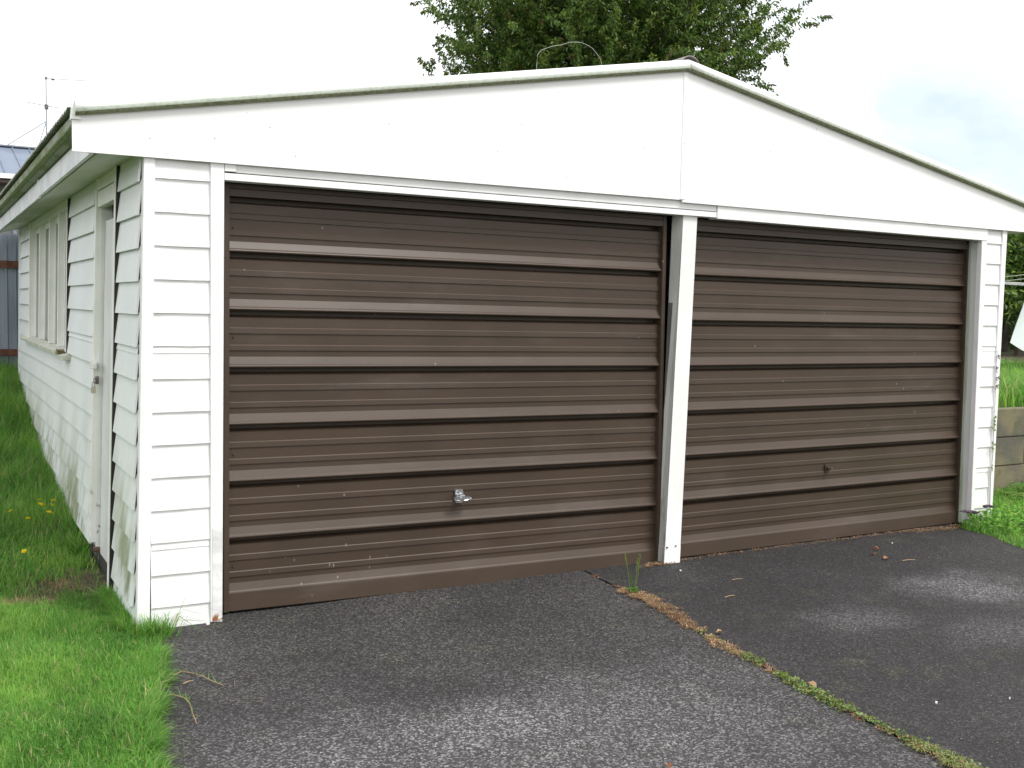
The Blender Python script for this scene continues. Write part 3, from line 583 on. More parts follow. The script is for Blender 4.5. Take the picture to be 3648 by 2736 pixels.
# ------------------------------------------------------------------ neighbour's house
HS = empty('house', (-3, 17, .8), 'neighbouring house with blue grey metal roof and white gutter behind fence', 'house')
MB().box(-9, 3.4, 15.5, 21, .8, 3.60).build('wall', m_hwall, HS)
MB().hexa([(-9.4, 14.95, 3.62), (3.8, 14.95, 3.62), (3.8, 18, 4.50), (-9.4, 18, 4.50), (-9.4, 14.95, 3.67), (3.8, 14.95, 3.67), (3.8, 18, 4.56), (-9.4, 18, 4.56)]).build('roof', m_hroof, HS)
MB().hexa([(-9.4, 18.001, 4.50), (3.8, 18.001, 4.50), (3.8, 21.4, 3.5), (-9.4, 21.4, 3.5), (-9.4, 18.001, 4.56), (3.8, 18.001, 4.56), (3.8, 21.4, 3.56), (-9.4, 21.4, 3.56)]).build('roof', m_hroof, HS)
MB().hexa([(-9.4, 17.82, 4.516), (3.8, 17.82, 4.516), (3.8, 18.1, 4.57), (-9.4, 18.1, 4.57), (-9.4, 17.8, 4.54), (3.8, 17.8, 4.54), (3.8, 18.1, 4.605), (-9.4, 18.1, 4.605)]).build('ridge_cap', m_hridge, HS)
MB().box(-9.4, 3.8, 14.86, 14.948, 3.615, 3.70).build('gutter', m_white, HS)
MB().box(-9.4, 3.8, 14.93, 15.5, 3.55, 3.60).build('soffit', mat('brown eave lining', (.13, .10, .09), .8), HS)
for x in (-2.6, .55): MB().box(x, x + .06, 15.44, 15.499, .8, 3.55).build('downpipe', m_fence, HS)
f = MB().box(-2.1, -.7, 15.45, 15.499, 1.9, 3.1).build('window', m_white, HS); MB().box(-2.04, -.76, 15.44, 15.449, 1.96, 3.04).build('pane', m_glass, f)
for i in range(44): MB().prism([(-9.2 + i * .3, 0), (-9.19 + i * .3, .02), (-9.17 + i * .3, .02), (-9.16 + i * .3, 0)], 'z', 0, 0)
rb = MB()
for i in range(43):
    x = -9.2 + i * .3; rb.hexa([(x, 14.96, 3.673), (x + .04, 14.96, 3.673), (x + .04, 17.79, 4.498), (x, 17.79, 4.498), (x + .01, 14.96, 3.70), (x + .03, 14.96, 3.70), (x + .03, 17.79, 4.525), (x + .01, 17.79, 4.525)])
tag(rb.build('roof_ribs', m_hroof, HS), kind='stuff')
# aerial
AN = empty('tv_aerial', (1.36, 18.0, 4.55), 'thin television aerial with two antenna booms on the neighbouring roof', 'aerial')
MB().tube([(1.36, 18, 4.50), (1.362, 18, 5.98)], .016, 6, .012).build('mast', m_alu, AN)
MB().tube([(1.36, 18, 5.12), (.60, 18, 4.55)], .011, 5).build('stay', m_alu, AN); MB().tube([(1.36, 18, 5.12), (1.19, 17.9, 4.55)], .011, 5).build('stay', m_alu, AN)
MB().tube([(1.34, 18, 5.965), (2.14, 18, 6.012)], .009, 5).build('boom', m_alu, AN)
MB().tube([(1.02, 18, 5.46), (1.60, 18, 5.41)], .011, 5).build('boom', m_alu, AN)
for i in range(10): x = 1.42 + i * .078; MB().tube([(x, 17.90, 5.945 + i * .005), (x, 18.1, 5.995 + i * .005)], .006, 4).build('element', m_alu, AN)
for x, z, L in ((1.04, 5.455, .42), (1.25, 5.44, .36), (1.44, 5.425, .3), (1.58, 5.415, .26)): MB().tube([(x - L * .25, 18 - L, z - L * .55), (x + L * .25, 18 + L, z + L * .55)], .006, 4).build('element', m_alu, AN)
MB().box(1.33, 1.40, 17.96, 18.04, 5.36, 5.45).build('clamp', m_steel, AN); MB().box(1.34, 1.385, 17.97, 18.03, 5.955, 5.99).build('clamp', m_steel, AN)
MB().box(1.46, 1.52, 17.97, 18.03, 5.945, 5.975).build('clamp', m_steel, AN)

# ------------------------------------------------------------------ the tree behind the roof
def big_tree(c, R, zc, Rz, nbr, base, name, label):
    TR = empty(name, (c[0], c[1], base), label, 'tree')
    MB().tube([(c[0], c[1], base - .1), (c[0] + .1, c[1], base + 2.5), (c[0] - .05, c[1] + .1, zc), (c[0], c[1], zc + Rz * .8)], .38, 10, .06).build('trunk', m_bark, TR, smooth=True)
    limbs = MB(); P = []; D = []; MI = []; S = []
    cc = np.array([c[0], c[1], zc])
    for b in range(nbr):
        th = rng.uniform(0, 2 * np.pi); ph = np.arcsin(rng.uniform(-.8, .95)); 
        dr = np.array([np.cos(th) * np.cos(ph), np.sin(th) * np.cos(ph), np.sin(ph)])
        rr = rng.uniform(.70, .95) if rng.random() < .80 else rng.uniform(1.0, 1.17)
        tip = cc + dr * np.array([R, R, Rz]) * rr
        o = np.array([c[0], c[1], np.clip(tip[2] - rng.uniform(1.2, 2.6), base + 2.2, zc + Rz * .7)])
        if b % 8 == 0: limbs.tube([tuple(o), tuple(o * .45 + tip * .55 + [0, 0, -.25]), tuple(tip)], .05, 5, .004)
        nsp = 7
        for q in range(nsp):
            t = .30 + .70 * (q + rng.random()) / nsp
            p0 = o + (tip - o) * t + np.array([0, 0, -.35 * np.sin(np.pi * t)])
            sd_ = unit((tip - o) / np.linalg.norm(tip - o) * .8 + rng.normal(0, .55, 3) + np.array([0, 0, .12])); L = rng.uniform(.6, 1.25) * (1.15 - .45 * t)
            n = int(rng.integers(62, 92)); s = rng.random(n) ** .8
            pts = p0 + sd_ * (s * L)[:, None] + rng.normal(0, .060, (n, 3)) * (1.15 - s)[:, None]
            P.append(pts); d = unit(sd_ * .55 + rng.normal(0, .55, (n, 3)) + np.array([0, 0, -.75])); D.append(d)
            light = rng.random(n) < .22; mi = np.where(rng.random(n) < .5, 1, 0); mi = np.where(light, 2, mi)
            if rng.random() < .22: mi = np.where((s > .78) & (rng.random(n) < .5), 3, mi)
            elif rng.random() < .3: mi = np.where((s > .5) & (rng.random(n) < .6), 2, mi)
            MI.append(mi)
    P = np.concatenate(P); D = np.concatenate(D); MI = np.concatenate(MI)
    limbs.build('limb', m_bark, TR)
    n = len(P); tag(leaves('crown', P, D, rng.uniform(.075, .13, n), rng.uniform(.03, .048, n), T, MI, TR), kind='stuff'); return TR
big_tree((14.3, 17.3), 4.6, 9.15, 4.3, 720, .8, 'broadleaf_tree', 'tall dark green leafy tree with bronze leaf tips rising behind the garage roof')
# ------------------------------------------------------------------ hedge on the right
HG = empty('hedge', (17.5, 7.6, .9), 'dense dark green hedge trees behind the clothesline at the right edge', 'hedge')
n = 52000; P = np.stack([rng.uniform(13.6, 22, n), rng.uniform(6.4, 8.6, n), rng.uniform(1.75, 4.6, n)], 1)
clump = rng.normal(0, 1, (900, 3)) * [0, 0, 0] + np.stack([rng.uniform(13.6, 22, 900), rng.uniform(6.5, 7.6, 900), rng.uniform(1.9, 3.25, 900)], 1)
P = clump[rng.integers(0, 900, n)] + rng.normal(0, .17, (n, 3))
tag(leaves('foliage', P, unit(rng.normal(0, .6, (n, 3)) + [0, -.3, -.4]), rng.uniform(.09, .16, n), rng.uniform(.035, .06, n), T[:3], rng.choice([0, 0, 1, 1, 2], n), HG), kind='stuff')
for i in range(16):
    x = 13.8 + i * .52; y = rng.uniform(6.9, 8.3); MB().tube([(x, y, .85), (x + .1, y, 2.0), (x + rng.uniform(-.3, .3), y, 3.2)], .06, 6, .02).build('stem', m_bark, HG)
HB = empty('hedge', (18.5, 9.6, .9), 'dark shrub mass in the deep shade beneath the hedge trees', 'hedge')
n = 26000; cl = np.stack([rng.uniform(13.6, 24, 500), rng.uniform(8.9, 9.8, 500), rng.uniform(1.0, 2.6, 500)], 1)
tag(leaves('foliage', cl[rng.integers(0, 500, n)] + rng.normal(0, .2, (n, 3)), unit(rng.normal(0, .6, (n, 3)) + [0, -.3, -.4]), rng.uniform(.1, .18, n), rng.uniform(.04, .07, n), T[:2], rng.integers(0, 1, n), HB), kind='stuff')
# ------------------------------------------------------------------ clothesline and sheet
CL = empty('clothesline', (13.1, 3.6, .82), 'rotary clothesline with pale crossing lines beside the hedge', 'clothesline')
MB().tube([(13.1, 3.6, .8), (13.1, 3.6, 2.45)], .025, 8).build('pole', m_alu, CL)
tips = [(11.25, 3.1), (13.6, 1.8), (14.95, 4.1), (12.6, 5.4)]
for x, y in tips: MB().tube([(13.1, 3.6, 2.0), (x, y, 2.13)], .012, 6).build('arm', m_alu, CL)
for f_ in (1, .82, .64, .46):
    q = [(13.1 + (x - 13.1) * f_, 3.6 + (y - 3.6) * f_, 2.0 + .13 * f_ + .01) for x, y in tips]
    for i in range(4): MB().tube([q[i], ((q[i][0] + q[(i + 1) % 4][0]) / 2, (q[i][1] + q[(i + 1) % 4][1]) / 2, q[i][2] - .03), q[(i + 1) % 4]], .005, 4).build('line', m_wire, CL)
vs = []; fs = []; NX, NZ = 26, 14
for t in (0, .006):
    for i in range(NX + 1):
        u = i / NX; X = 11.81 + 1.75 * u; top = 2.05; bot = 1.26 - .30 * min(1, u * 5) + .12 * max(0, u - .3)
        for j in range(NZ + 1):
            w = j / NZ; vs.append((X - .285 * w * (1 - u) ** 3, 3.5 + t + .05 * math.sin(u * 24 + w * 2) * w, top + (bot - top) * w))
Q = (NX + 1) * (NZ + 1)
for b in (0, Q):
    for i in range(NX):
        for j in range(NZ): a = b + i * (NZ + 1) + j; fs.append((a, a + 1, a + NZ + 2, a + NZ + 1))
tag(MB().add(vs, fs).build('bed_sheet', m_cloth, smooth=True), 'pale bed sheet hanging from the clothesline by the hedge', 'sheet')
# ------------------------------------------------------------------ concrete block retaining wall
RW = empty('retaining_wall', (9.0, .66, 0), 'weathered mossy concrete block retaining wall at the right of the garage', 'wall')
for r_, (za, zb) in enumerate([(-.20, .036), (.036, .288), (.288, .540), (.540, .787)]):
    x = 6.42 - (.6 if r_ % 2 else 0.0)
    while x < 13:
        x1 = x + 1.2; a = max(x, 6.40)
        if x1 > 6.45:
            dy = random.uniform(-.004, .004)
            MB().box(a + .003, x1 - .003, .60 + dy, .74, za + .003, zb - .003).build('concrete_block', m_block, RW, bevel=.006)
        x = x1
MB().box(6.405, 13, .625, .70, -.2, .775).build('mortar_core', m_block, RW)
# ------------------------------------------------------------------ lawn
def gmix(n, dry=.05, lime=.13): return rng.choice(5, n, p=[.34, .34, lime, 1 - .34 - .34 - lime - dry, dry])
def patchy(x, y): return .5 + .5 * np.sin(3.1 * x + 1.7 * y + np.sin(2.3 * y)) * np.cos(2.7 * y - 1.9 * x)
def lawn(name, n, x0, x1, y0, y1, hfun, wd, keep=None, label=None, mats=G, dry=.05):
    x = rng.uniform(x0, x1, n); y = rng.uniform(y0, y1, n)
    if keep is not None: k = keep(x, y); x, y = x[k], y[k]
    n = len(x); z = ground_z(x, y) - .004; H = hfun(x, y) * rng.uniform(.55, 1.2, n); mi = gmix(n, dry)
    pt = patchy(x * 1.7, y * 1.3); mi = np.where((pt > .72) & (rng.random(n) < .5), 2, mi); mi = np.where((pt < .25) & (rng.random(n) < .4), 3, mi)
    return tag(blades(name, np.stack([x, y, z], 1), H, rng.uniform(.6, 1.3, n) * wd, rng.uniform(.15, 1.15, n), mats, mi), label, 'grass', kind='stuff')
def edge_x(y): return np.interp(-y, [-p[1] for p in EDGE], [p[0] for p in EDGE])
def wobble(y): return .022 * np.sin(y * 9) + .015 * np.sin(y * 23 + 1)
bare = lambda x, y: np.exp(-(((x + .28) / .34) ** 2 + ((y - 1.02) / .33) ** 2) * 1.0)
bare2 = lambda x, y: np.exp(-(((x + .46) / .16) ** 2 + ((y - .72) / .12) ** 2))
def keepL(x, y):
    k = np.where(y < .03, x < edge_x(y) + wobble(y) + rng.normal(0, .012, len(x)), x < LX(0) + .012)
    k &= rng.random(len(x)) > np.clip(bare(x, y) * 1.05 + bare2(x, y) * 1.2 + (y > .2) * (y < 1.4) * sm(-.25, 0, x) * .55, 0, .97)
    return k
def hL(x, y): return .055 + .02 * patchy(x * 2, y * 2) + .12 * sm(1.3, 2.6, y) + .12 * sm(2.5, 6, y) + .03 * sm(-.2, -.6, x) * sm(-.5, 1, y)
lawn('lawn', 150000, -1.15, .10, -2.3, 1.2, hL, .0032, keepL, 'bright green lawn between the garage side and the driveway edge')
lawn('lawn', 90000, -1.5, .02, 1.2, 7.3, hL, .0055, keepL, 'long rank grass rising along the garage side wall', dry=.09)
lawn('lawn', 70000, -6, -1.15, -6, 7.3, lambda x, y: .08 + .04 * patchy(x, y), .008, None, 'open green lawn to the left of the garage')
# dense clumps and stray long blades: by the wall foot and over the asphalt edge
def tuft(cx, cy, n, r, h, wd=.004, bend=(.3, 1.0), azc=None, mats=G, mi=None, z=None):
    a = rng.uniform(0, 2 * np.pi, n); q = r * np.sqrt(rng.random(n)); x = cx + q * np.cos(a); y = cy + q * np.sin(a)
    zz = (ground_z(x, y) if z is None else z + 0 * x) - .003
    az = a if azc is None else rng.normal(azc, .55, n)
    return np.stack([x, y, zz], 1), rng.uniform(.5, 1.15, n) * h, rng.uniform(.7, 1.3, n) * wd, rng.uniform(bend[0], bend[1], n), az, (gmix(n) if mi is None else mi)
def tufts(name, L, label, mats=G):
    c = [np.concatenate([t[i] for t in L]) for i in range(6)]
    return tag(blades(name, c[0], c[1], c[2], c[3], mats, c[5], az=c[4]), label, 'grass', kind='stuff')
L = []
for i in range(120):
    y = rng.uniform(-2.2, -.05); L.append(tuft(edge_x(np.array(y)) - .01 + .6 * wobble(y), y, 40, .035, rng.uniform(.05, .11), .0032, (.5, 1.2), 0 + rng.normal(0, .5)))
for i in range(26): L.append(tuft(rng.uniform(-.03, .12), rng.uniform(-.14, -.03), 16, .03, rng.uniform(.08, .17), .004, (.2, .9)))
for i in range(60): y = rng.uniform(.0, .7); L.append(tuft(-.045 + rng.normal(0, .02), y, 40, .035, .11, .004, (.2, 1)))
for i in range(80): y = rng.uniform(1.5, 6.9); L.append(tuft(-.05 + rng.normal(0, .02), y, 40, .05, .12 + .02 * y, .006, (.2, 1)))
L.append(tuft(.10, -.17, 8, .015, .34, .0045, (1.15, 1.25), -.15)); L.append(tuft(.12, -.20, 6, .012, .26, .0045, (1.15, 1.25), -.3))
tufts('grass_fringe', L, 'ragged grass fringe along the asphalt edge and wall foot')
L = []
for i in range(60):
    a = rng.uniform(0, 1); L.append(tuft(-.46 + rng.normal(0, .10), .72 + rng.normal(0, .07), 26, .04, .045, .003, (.9, 1.3), None, None, rng.integers(0, 2, 26)))
for i in range(110): L.append(tuft(-.28 + rng.normal(0, .24), 1.0 + rng.normal(0, .24), 10, .06, .05, .003, (1.0, 1.35), None, None, rng.integers(0, 2, 10)))
for i in range(70): L.append(tuft(-.5 + rng.normal(0, .3), rng.uniform(-1.8, .8), 5, .06, .06, .003, (.8, 1.3), None, None, rng.integers(0, 2, 5)))
tufts('dry_thatch', L, 'straw coloured dead grass lying on the bare ground by the side door', [m_straw, m_straw2])
# right bank and foot of the wall
lawn('bank_grass', 60000, 6.5, 13, .78, 6.3, lambda x, y: .16 + .14 * sm(3.0, .9, y) + .05 * patchy(x, y), .0085, None, 'tall grass growing on the bank above the block wall', dry=.10)
lawn('verge_grass', 26000, 5.72, 8.2, -1.6, .58, lambda x, y: .06 + .06 * sm(-.5, .2, y), .005, lambda x, y: (x > np.interp(-y, [-p[1] for p in RE], [p[0] for p in RE]) + .02 * np.sin(y * 13) - .0) & ~((y > -.03) & (x < 6.38)), 'bright green grass verge at the right end of the driveway')
lawn('verge_grass', 26000, 5.8, 12, -8, -1.6, lambda x, y: .08 + 0 * x, .009, None, 'green verge to the right of the driveway')
# weeds with round leaves at the right corner
n = 1100; P = np.stack([rng.uniform(6.02, 6.9, n), rng.uniform(-.42, .1, n), rng.uniform(-.02, .10, n)], 1); P[:, 1] = np.where(P[:, 0] < 6.4, np.minimum(P[:, 1], -.045), P[:, 1])
tag(leaves('corner_weed', P, unit(rng.normal(0, 1, (n, 3)) * [1, 1, .35]), rng.uniform(.02, .045, n), rng.uniform(.018, .035, n), [G[0], G[2], G[1]], rng.integers(0, 3, n)), 'round leafed green weeds crowding the right garage corner', 'weeds', kind='stuff')
def fern(x, y, z, label, purple=False, R=.22, nf=9, name='fern', facing=None):
    F = empty(name, (x, y, z), label, 'fern'); 
    for i in range(nf):
        a = (2 * math.pi * i / nf + random.uniform(-.3, .3)) if facing is None else facing + random.uniform(-1.2, 1.2); L_ = R * random.uniform(.7, 1.15); m = MB(); pts = []
        for k in range(9): t = k / 8; pts.append((x + math.cos(a) * L_ * t, y + math.sin(a) * L_ * t, z + L_ * (.75 * t - .55 * t * t)))
        m.tube(pts, .002, 4, .001)
        for k in range(1, 9):
            w = .32 * L_ * math.sin(math.pi * (k / 9) ** .7) + .01; p = Vector(pts[k]); d = Vector((math.cos(a), math.sin(a), 0)); s = Vector((-math.sin(a), math.cos(a), 0))
            for sg in (-1, 1): m.add([p - d * .012, p + s * sg * w * .6 + d * .014 + Vector((0, 0, -.004)), p + s * sg * w + d * .02 - Vector((0, 0, .012)), p + s * sg * w * .6 - d * .010, ], [(0, 1, 2, 3)])
        m.build('frond', m_purple if purple else T[2] if i % 3 else G[1], F)
    return F
fern(7.32, .42, .02, 'low green fern at the foot of the block wall', R=.34, nf=12); fern(7.62, .35, .04, 'larger fern beside the block wall at the right edge', R=.40, nf=13)
fern(7.05, .28, .02, 'small fern between garage corner and block wall', R=.24, nf=9)
fern(6.02, -.06, .10, 'purple tinged fern leaning on the right door trim', True, .085, 5, facing=-2.4); fern(6.20, -.055, .13, 'small purple fern against the right pier boards', True, .07, 5, facing=-1.8)
# creeper on the right corner board
VN = empty('creeper', (6.3, -.03, .1), 'thin creeper climbing the gap beside the right corner board', 'creeper')
pts = [(6.31, -.030, .1), (6.300, -.030, .35), (6.312, -.032, .55), (6.302, -.03, .8), (6.306, -.03, 1.0), (6.295, -.03, 1.2), (6.300, -.03, 1.33)]
MB().tube(pts, .0025, 5, .001).build('stem', m_purple, VN)
for z in (.42, .56, .60, .72, .77, .80, 1.06, 1.12, 1.18, 1.28):
    m = MB()
    for q in range(5):
        a = random.uniform(0, 6.3); l = random.uniform(.018, .04); x = 6.302 + random.uniform(-.01, .01); m.add([(x, -.034, z), (x + l * .5 * math.cos(a) - .006 * math.sin(a), -.042, z + l * .5 * math.sin(a) + .006 * math.cos(a)), (x + l * math.cos(a), -.040, z + l * math.sin(a)), (x + l * .5 * math.cos(a) + .006 * math.sin(a), -.042, z + l * .5 * math.sin(a) - .006 * math.cos(a))], [(0, 1, 2, 3)])
    m.build('leaf', m_purple if z > .9 else T[2], VN)
# striped leaf plant on the bank
CP = empty('cordyline', (11.2, 3.0, .8), 'small plant with cream and red striped leaves below the sheet', 'plant')
MB().tube([(11.2, 3.0, .8), (11.2, 3.0, 1.12)], .012, 6).build('stem', m_bark, CP)
for i in range(12):
    a = random.uniform(0, 6.3); l = random.uniform(.14, .22); z = 1.02 + i * .012; d = Vector((math.cos(a), math.sin(a), 0)); s = Vector((-math.sin(a), math.cos(a), 0)) * .016; b = Vector((11.2, 3.0, z))
    MB().add([b, b + d * l * .5 + s + Vector((0, 0, l * .45)), b + d * l + Vector((0, 0, l * .55)), b + d * l * .5 - s + Vector((0, 0, l * .45))], [(0, 1, 2, 3)]).build('leaf', m_cream if i % 3 else m_rust, CP)
# ------------------------------------------------------------------ weeds in the joint of the driveway
def crack_x(y): return np.interp(-y, [-p[1] for p in CRACK], [p[0] for p in CRACK])
L = []
def cw(a, b, n, r, nb, mi, h=.02, wd=.0035):
    for i in range(n):
        y = rng.uniform(a, b); L.append(tuft(crack_x(np.array(y)) + rng.normal(0, r), y, nb, .02, h, wd, (1.0, 1.4), None, None, rng.choice(mi, nb), z=-.018))
cw(-.78, -.40, 90, .030, 26, [0, 0, 1]); cw(-1.10, -.78, 60, .024, 20, [0, 1]); cw(-1.65, -1.05, 60, .018, 18, [0, 1, 0]); cw(-2.0, -1.65, 12, .012, 14, [0, 1]); cw(-3.4, -2.0, 60, .012, 14, [0, 1, 1]); cw(-.4, 0, 14, .008, 8, [1], .012)
tufts('joint_litter', L, 'straw and dead grass packed in the driveway joint', [m_straw, m_straw2])
L = []
cw(-2.95, -2.62, 34, .018, 22, [0, 1, 2], .03); cw(-3.6, -2.95, 30, .016, 14, [0, 1, 2], .03)
tufts('joint_grass', L, 'low green grass growing out of the near driveway joint', [T[2], m_clover, m_straw, T[2], m_straw])
P = []; 
for a, b, n, r in ((-1.72, -1.58, 120, .02), (-2.02, -1.85, 200, .017), (-2.3, -2.02, 420, .022), (-2.62, -2.3, 160, .014), (-2.95, -2.6, 260, .02), (-3.5, -2.95, 300, .02), (-1.58, -1.2, 40, .02)):
    y = rng.uniform(a, b, n); P.append(np.stack([crack_x(y) + rng.normal(0, r, n), y, rng.uniform(-.018, -.002, n)], 1))
P = np.concatenate(P); n = len(P)
tag(leaves('clover', P, unit(rng.normal(0, 1, (n, 3)) * [1, 1, .3]), rng.uniform(.010, .018, n), rng.uniform(.009, .016, n), [m_clover, T[2], T[1], m_straw], rng.choice(4, n, p=[.6, .2, .1, .1])), 'small pale green clover leaves filling the driveway joint', 'clover', kind='stuff')
# litter along the sill of the right door and below the post
L = []
for i in range(170):
    x = rng.uniform(3.2, 6.05); dens = .4 + .6 * (x > 5.3); L.append(tuft(x, .045 + rng.normal(0, .012) - .02 * (x < 3.5), int(8 * dens) + 2, .02, .018, .003, (1.1, 1.4), None, None, rng.integers(0, 2, int(8 * dens) + 2), z=-.019))
for i in range(40): L.append(tuft(rng.normal(3.13, .06), rng.normal(.0, .02), 10, .02, .022, .003, (.9, 1.4), None, None, rng.integers(0, 2, 10), z=-.019))
for i in range(60): L.append(tuft(rng.uniform(5.5, 6.1), rng.normal(-.02, .02), 9, .03, .02, .003, (1.0, 1.4), None, None, rng.integers(0, 2, 9), z=-.019))
tufts('sill_litter', L, 'thin line of straw and dust along the garage door sill', [m_straw, m_straw2])
# seeding weed in the joint
WD = empty('seeding_weed', (2.60, -.46, -.02), 'green seeding weed standing in the driveway joint by the post', 'weed')
for dx, dy, h_, m in ((-.05, .02, .22, T[2]), (.03, -.02, .20, T[2]), (-.01, .03, .12, G[3]), (.05, .03, .17, T[2]), (-.03, -.02, .09, G[3])):
    b = Vector((2.60 + dx * .3, -.46 + dy * .3, -.02)); tp = Vector((2.60 + dx, -.46 + dy, h_)); s = MB().tube([b, (b + tp) / 2 + Vector((.004, 0, 0)), tp], .0018, 4, .001)
    for q in range(12 if h_ > .15 else 3): t = .6 + .4 * q / 12; p = b + (tp - b) * t; s.tube([p, p + Vector((random.uniform(-.008, .008), random.uniform(-.008, .008), .008))], .0022, 4, .001)
    s.build('stem', m, WD)
for i in range(14):
    a = random.uniform(0, 6.3); l = random.uniform(.03, .055); b = Vector((2.60 + random.uniform(-.02, .02), -.46 + random.uniform(-.02, .02), -.016)); d = Vector((math.cos(a), math.sin(a), 0)); s = Vector((-math.sin(a), math.cos(a), 0)) * .008
    MB().add([b, b + d * l * .5 + s + Vector((0, 0, .016)), b + d * l + Vector((0, 0, .022)), b + d * l * .5 - s + Vector((0, 0, .016))], [(0, 1, 2, 3)]).build('leaf', G[3] if i % 2 else G[1], WD)
# runners of couch grass across the asphalt
def runner(pts, label):
    R_ = empty('grass_runner', (*pts[0], 0), label, 'grass runner', 'grass runners creeping over the asphalt')
    P3 = [(x, y, -.015 + .010 * math.sin(i * 1.7) ** 2) for i, (x, y) in enumerate(pts)]
    MB().tube(P3, .0032, 5, .0016).build('stem', m_straw, R_)
    for i in range(1, len(P3)):
        for q in range(3):
            a = random.uniform(0, 6.3); l = random.uniform(.025, .055); t = random.random(); b = Vector(P3[i - 1]).lerp(Vector(P3[i]), t); d = Vector((math.cos(a), math.sin(a), .5)); s = Vector((-math.sin(a), math.cos(a), 0)) * .0018
            MB().add([b - s, b + s, b + d * l], [(0, 1, 2)]).build('blade', G[0] if i > 1 else m_straw, R_)
runner([(-.09, -.71), (-.03, -.70), (.02, -.711), (.05, -.70), (.085, -.722), (.117, -.79), (.143, -.874), (.171, -.933)], 'upper straw coloured grass runner reaching over the asphalt')
runner([(-.15, -.90), (-.112, -.928), (-.07, -.935), (-.039, -.958), (-.0, -1.002), (.003, -1.077), (-.008, -1.165), (-.017, -1.283)], 'lower hooked grass runner curling back on the asphalt')
# yellow flowers
fl0 = None
FP = [(-.339, 2.217), (-.26, 2.348), (-.235, 2.356), (-.204, 2.425), (-.175, 2.445), (-.191, 2.306), (-.219, 2.087), (-.265, 2.137), (-.318, 1.947), (-.351, 1.263)]
FLAB = ['leftmost of the upper yellow flowers in the grass', 'large yellow flower second from the left in the upper cluster', 'small yellow flower just right of the large second one', 'yellow flower at the top of the cluster, left of its right neighbour', 'topmost and rightmost yellow flower of the upper cluster', 'yellow flower directly below the topmost one', 'yellow flower at the lower right of the upper cluster', 'yellow flower in the low middle of the upper cluster', 'lowest yellow flower of the upper cluster', 'single yellow flower apart from the cluster, lower in the grass']
st = MB().tube([(0, 0, 0), (.004, 0, .10), (0, 0, .15)], .0015, 4)
pt = MB()
for i in range(12):
    a = 2 * math.pi * i / 12; d = Vector((math.cos(a), math.sin(a), 0)); s = Vector((-math.sin(a), math.cos(a), 0)) * .004; b = Vector((0, 0, .150)); pt.add([b, b + d * .011 + s + Vector((0, 0, .006)), b + d * .018 + Vector((0, 0, .005)), b + d * .011 - s + Vector((0, 0, .006))], [(0, 1, 2, 3)])
dk = MB().tube([(0, 0, .148), (0, 0, .157)], .006, 8, .004)
for i, (x, y) in enumerate(FP):
    lab = FLAB[i]
    if fl0 is None:
        fl0 = empty('yellow_flower', (0, 0, 0), lab, 'flower', 'yellow flowers in the long grass'); ch = [st.build('stem', G[1], fl0), pt.build('petals', m_petal, fl0), dk.build('flower_centre', m_petal, fl0)]; o = fl0
    else:
        o = fl0.copy(); COL.objects.link(o); o['label'] = lab
        for c in ch: c2 = c.copy(); COL.objects.link(c2); c2.parent = o
    o.location = (x, y, float(ground_z(x, y)) + .05); o.rotation_euler = (random.uniform(-.3, .3) + .35, random.uniform(-.3, .3), random.uniform(0, 6))
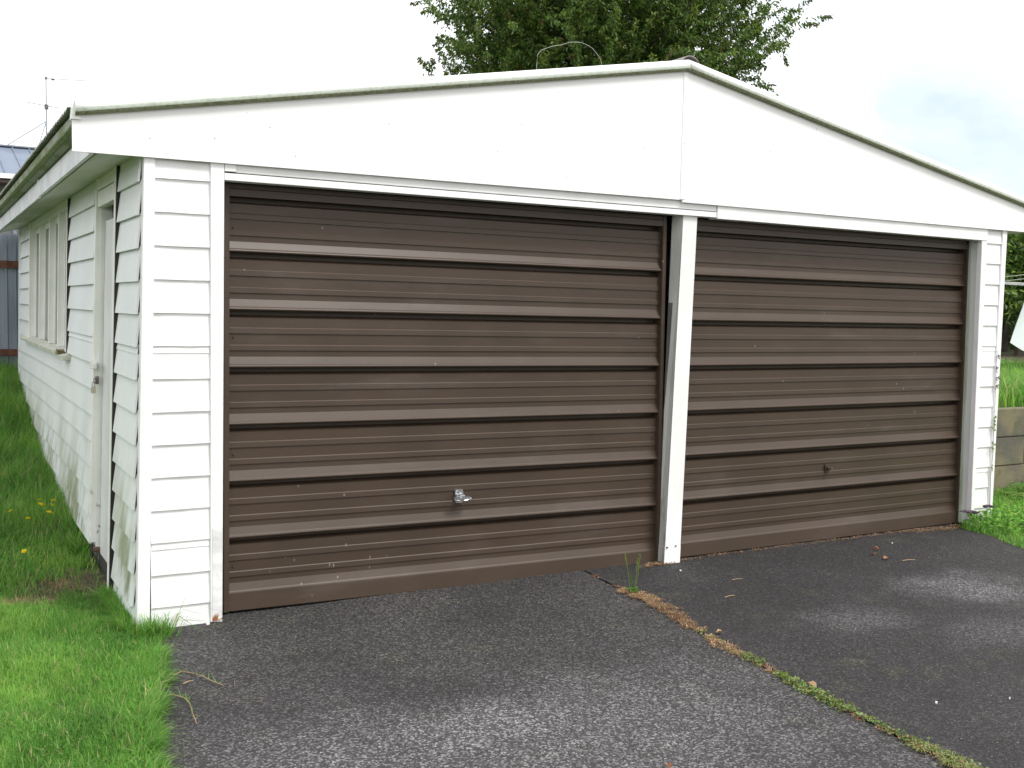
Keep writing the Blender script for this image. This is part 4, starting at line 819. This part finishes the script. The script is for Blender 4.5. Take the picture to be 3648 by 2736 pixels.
# fallen leaves and pale chips on the asphalt
def fallen(x, y, L_, label, m=m_redleaf, grp='dry fallen leaves on the asphalt'):
    a = random.uniform(0, 6.3); d = Vector((math.cos(a), math.sin(a), 0)); s = Vector((-math.sin(a), math.cos(a), 0)); b = Vector((x, y, -.016)); v = []
    for t, w, h in ((0, .0, .0), (.25, .26, .012), (.6, .30, .016), (1, 0, .004)):
        for sg in (-1, 0, 1): v.append(b + d * L_ * t + s * sg * w * L_ + Vector((0, 0, (h if sg else .002))))
    o = MB().add(v, [(i * 3 + j, i * 3 + j + 1, i * 3 + j + 4, i * 3 + j + 3) for i in range(3) for j in range(2)]).build('fallen_leaf', m); return tag(o, label, 'leaf', grp)
fallen(4.641, -.372, .05, 'curled orange leaf on the asphalt, left of the trio before right door'); fallen(4.581, -.521, .055, 'nearest orange leaf of the trio before the right door'); fallen(4.782, -.301, .04, 'small orange leaf of the trio closest to the right door')
fallen(2.56, -1.279, .04, 'pinkish dry leaf just right of the driveway joint', m_straw); fallen(2.41, -2.05, .06, 'pale dry leaf lying among the joint clover', m_straw)
fallen(-.27, -1.13, .045, 'brown leaf lying in the lawn near the asphalt edge'); fallen(1.35, -2.4, .03, 'small orange leaf on the near grey asphalt')
def twig(x, y, a, L_, label): tag(MB().tube([(x, y, -.016), (x + math.cos(a) * L_ * .5, y + math.sin(a) * L_ * .5, -.012), (x + math.cos(a) * L_, y + math.sin(a) * L_, -.016)], .003, 5, .002).build('twig', m_straw), label, 'twig', 'twigs and straws on the asphalt')
twig(.03, -.83, .4, .05, 'short brown twig between the two grass runners'); twig(4.66, -.60, -.2, .10, 'thin twig beside the orange leaves'); twig(3.0, -.78, .1, .08, 'pale straw on the dark asphalt before the right door'); twig(3.3, -.5, -.2, .07, 'pale straw nearer the right door sill')
def chip(x, y, r, label): o = MB().add([(x + r * math.cos(a) * random.uniform(.7, 1.1), y + r * .7 * math.sin(a), z) for z in (-.020, -.013) for a in [i * math.pi / 3 for i in range(6)]], [(0, 1, 2, 3, 4, 5), (6, 7, 8, 9, 10, 11)] + [(i, (i + 1) % 6, 6 + (i + 1) % 6, 6 + i) for i in range(6)]).build('paint_chip', m_white); tag(o, label, 'chip', 'white chips on the asphalt')
chip(.315, -.045, .010, 'white chip at the foot of the left pier'); chip(3.157, -.189, .008, 'white chip just below the middle post'); chip(2.738, -2.397, .006, 'white chip on dark asphalt near the joint'); chip(3.063, -2.504, .004, 'white chip out on the near dark asphalt'); chip(5.029, -.2, .006, 'white chip close to the right door')
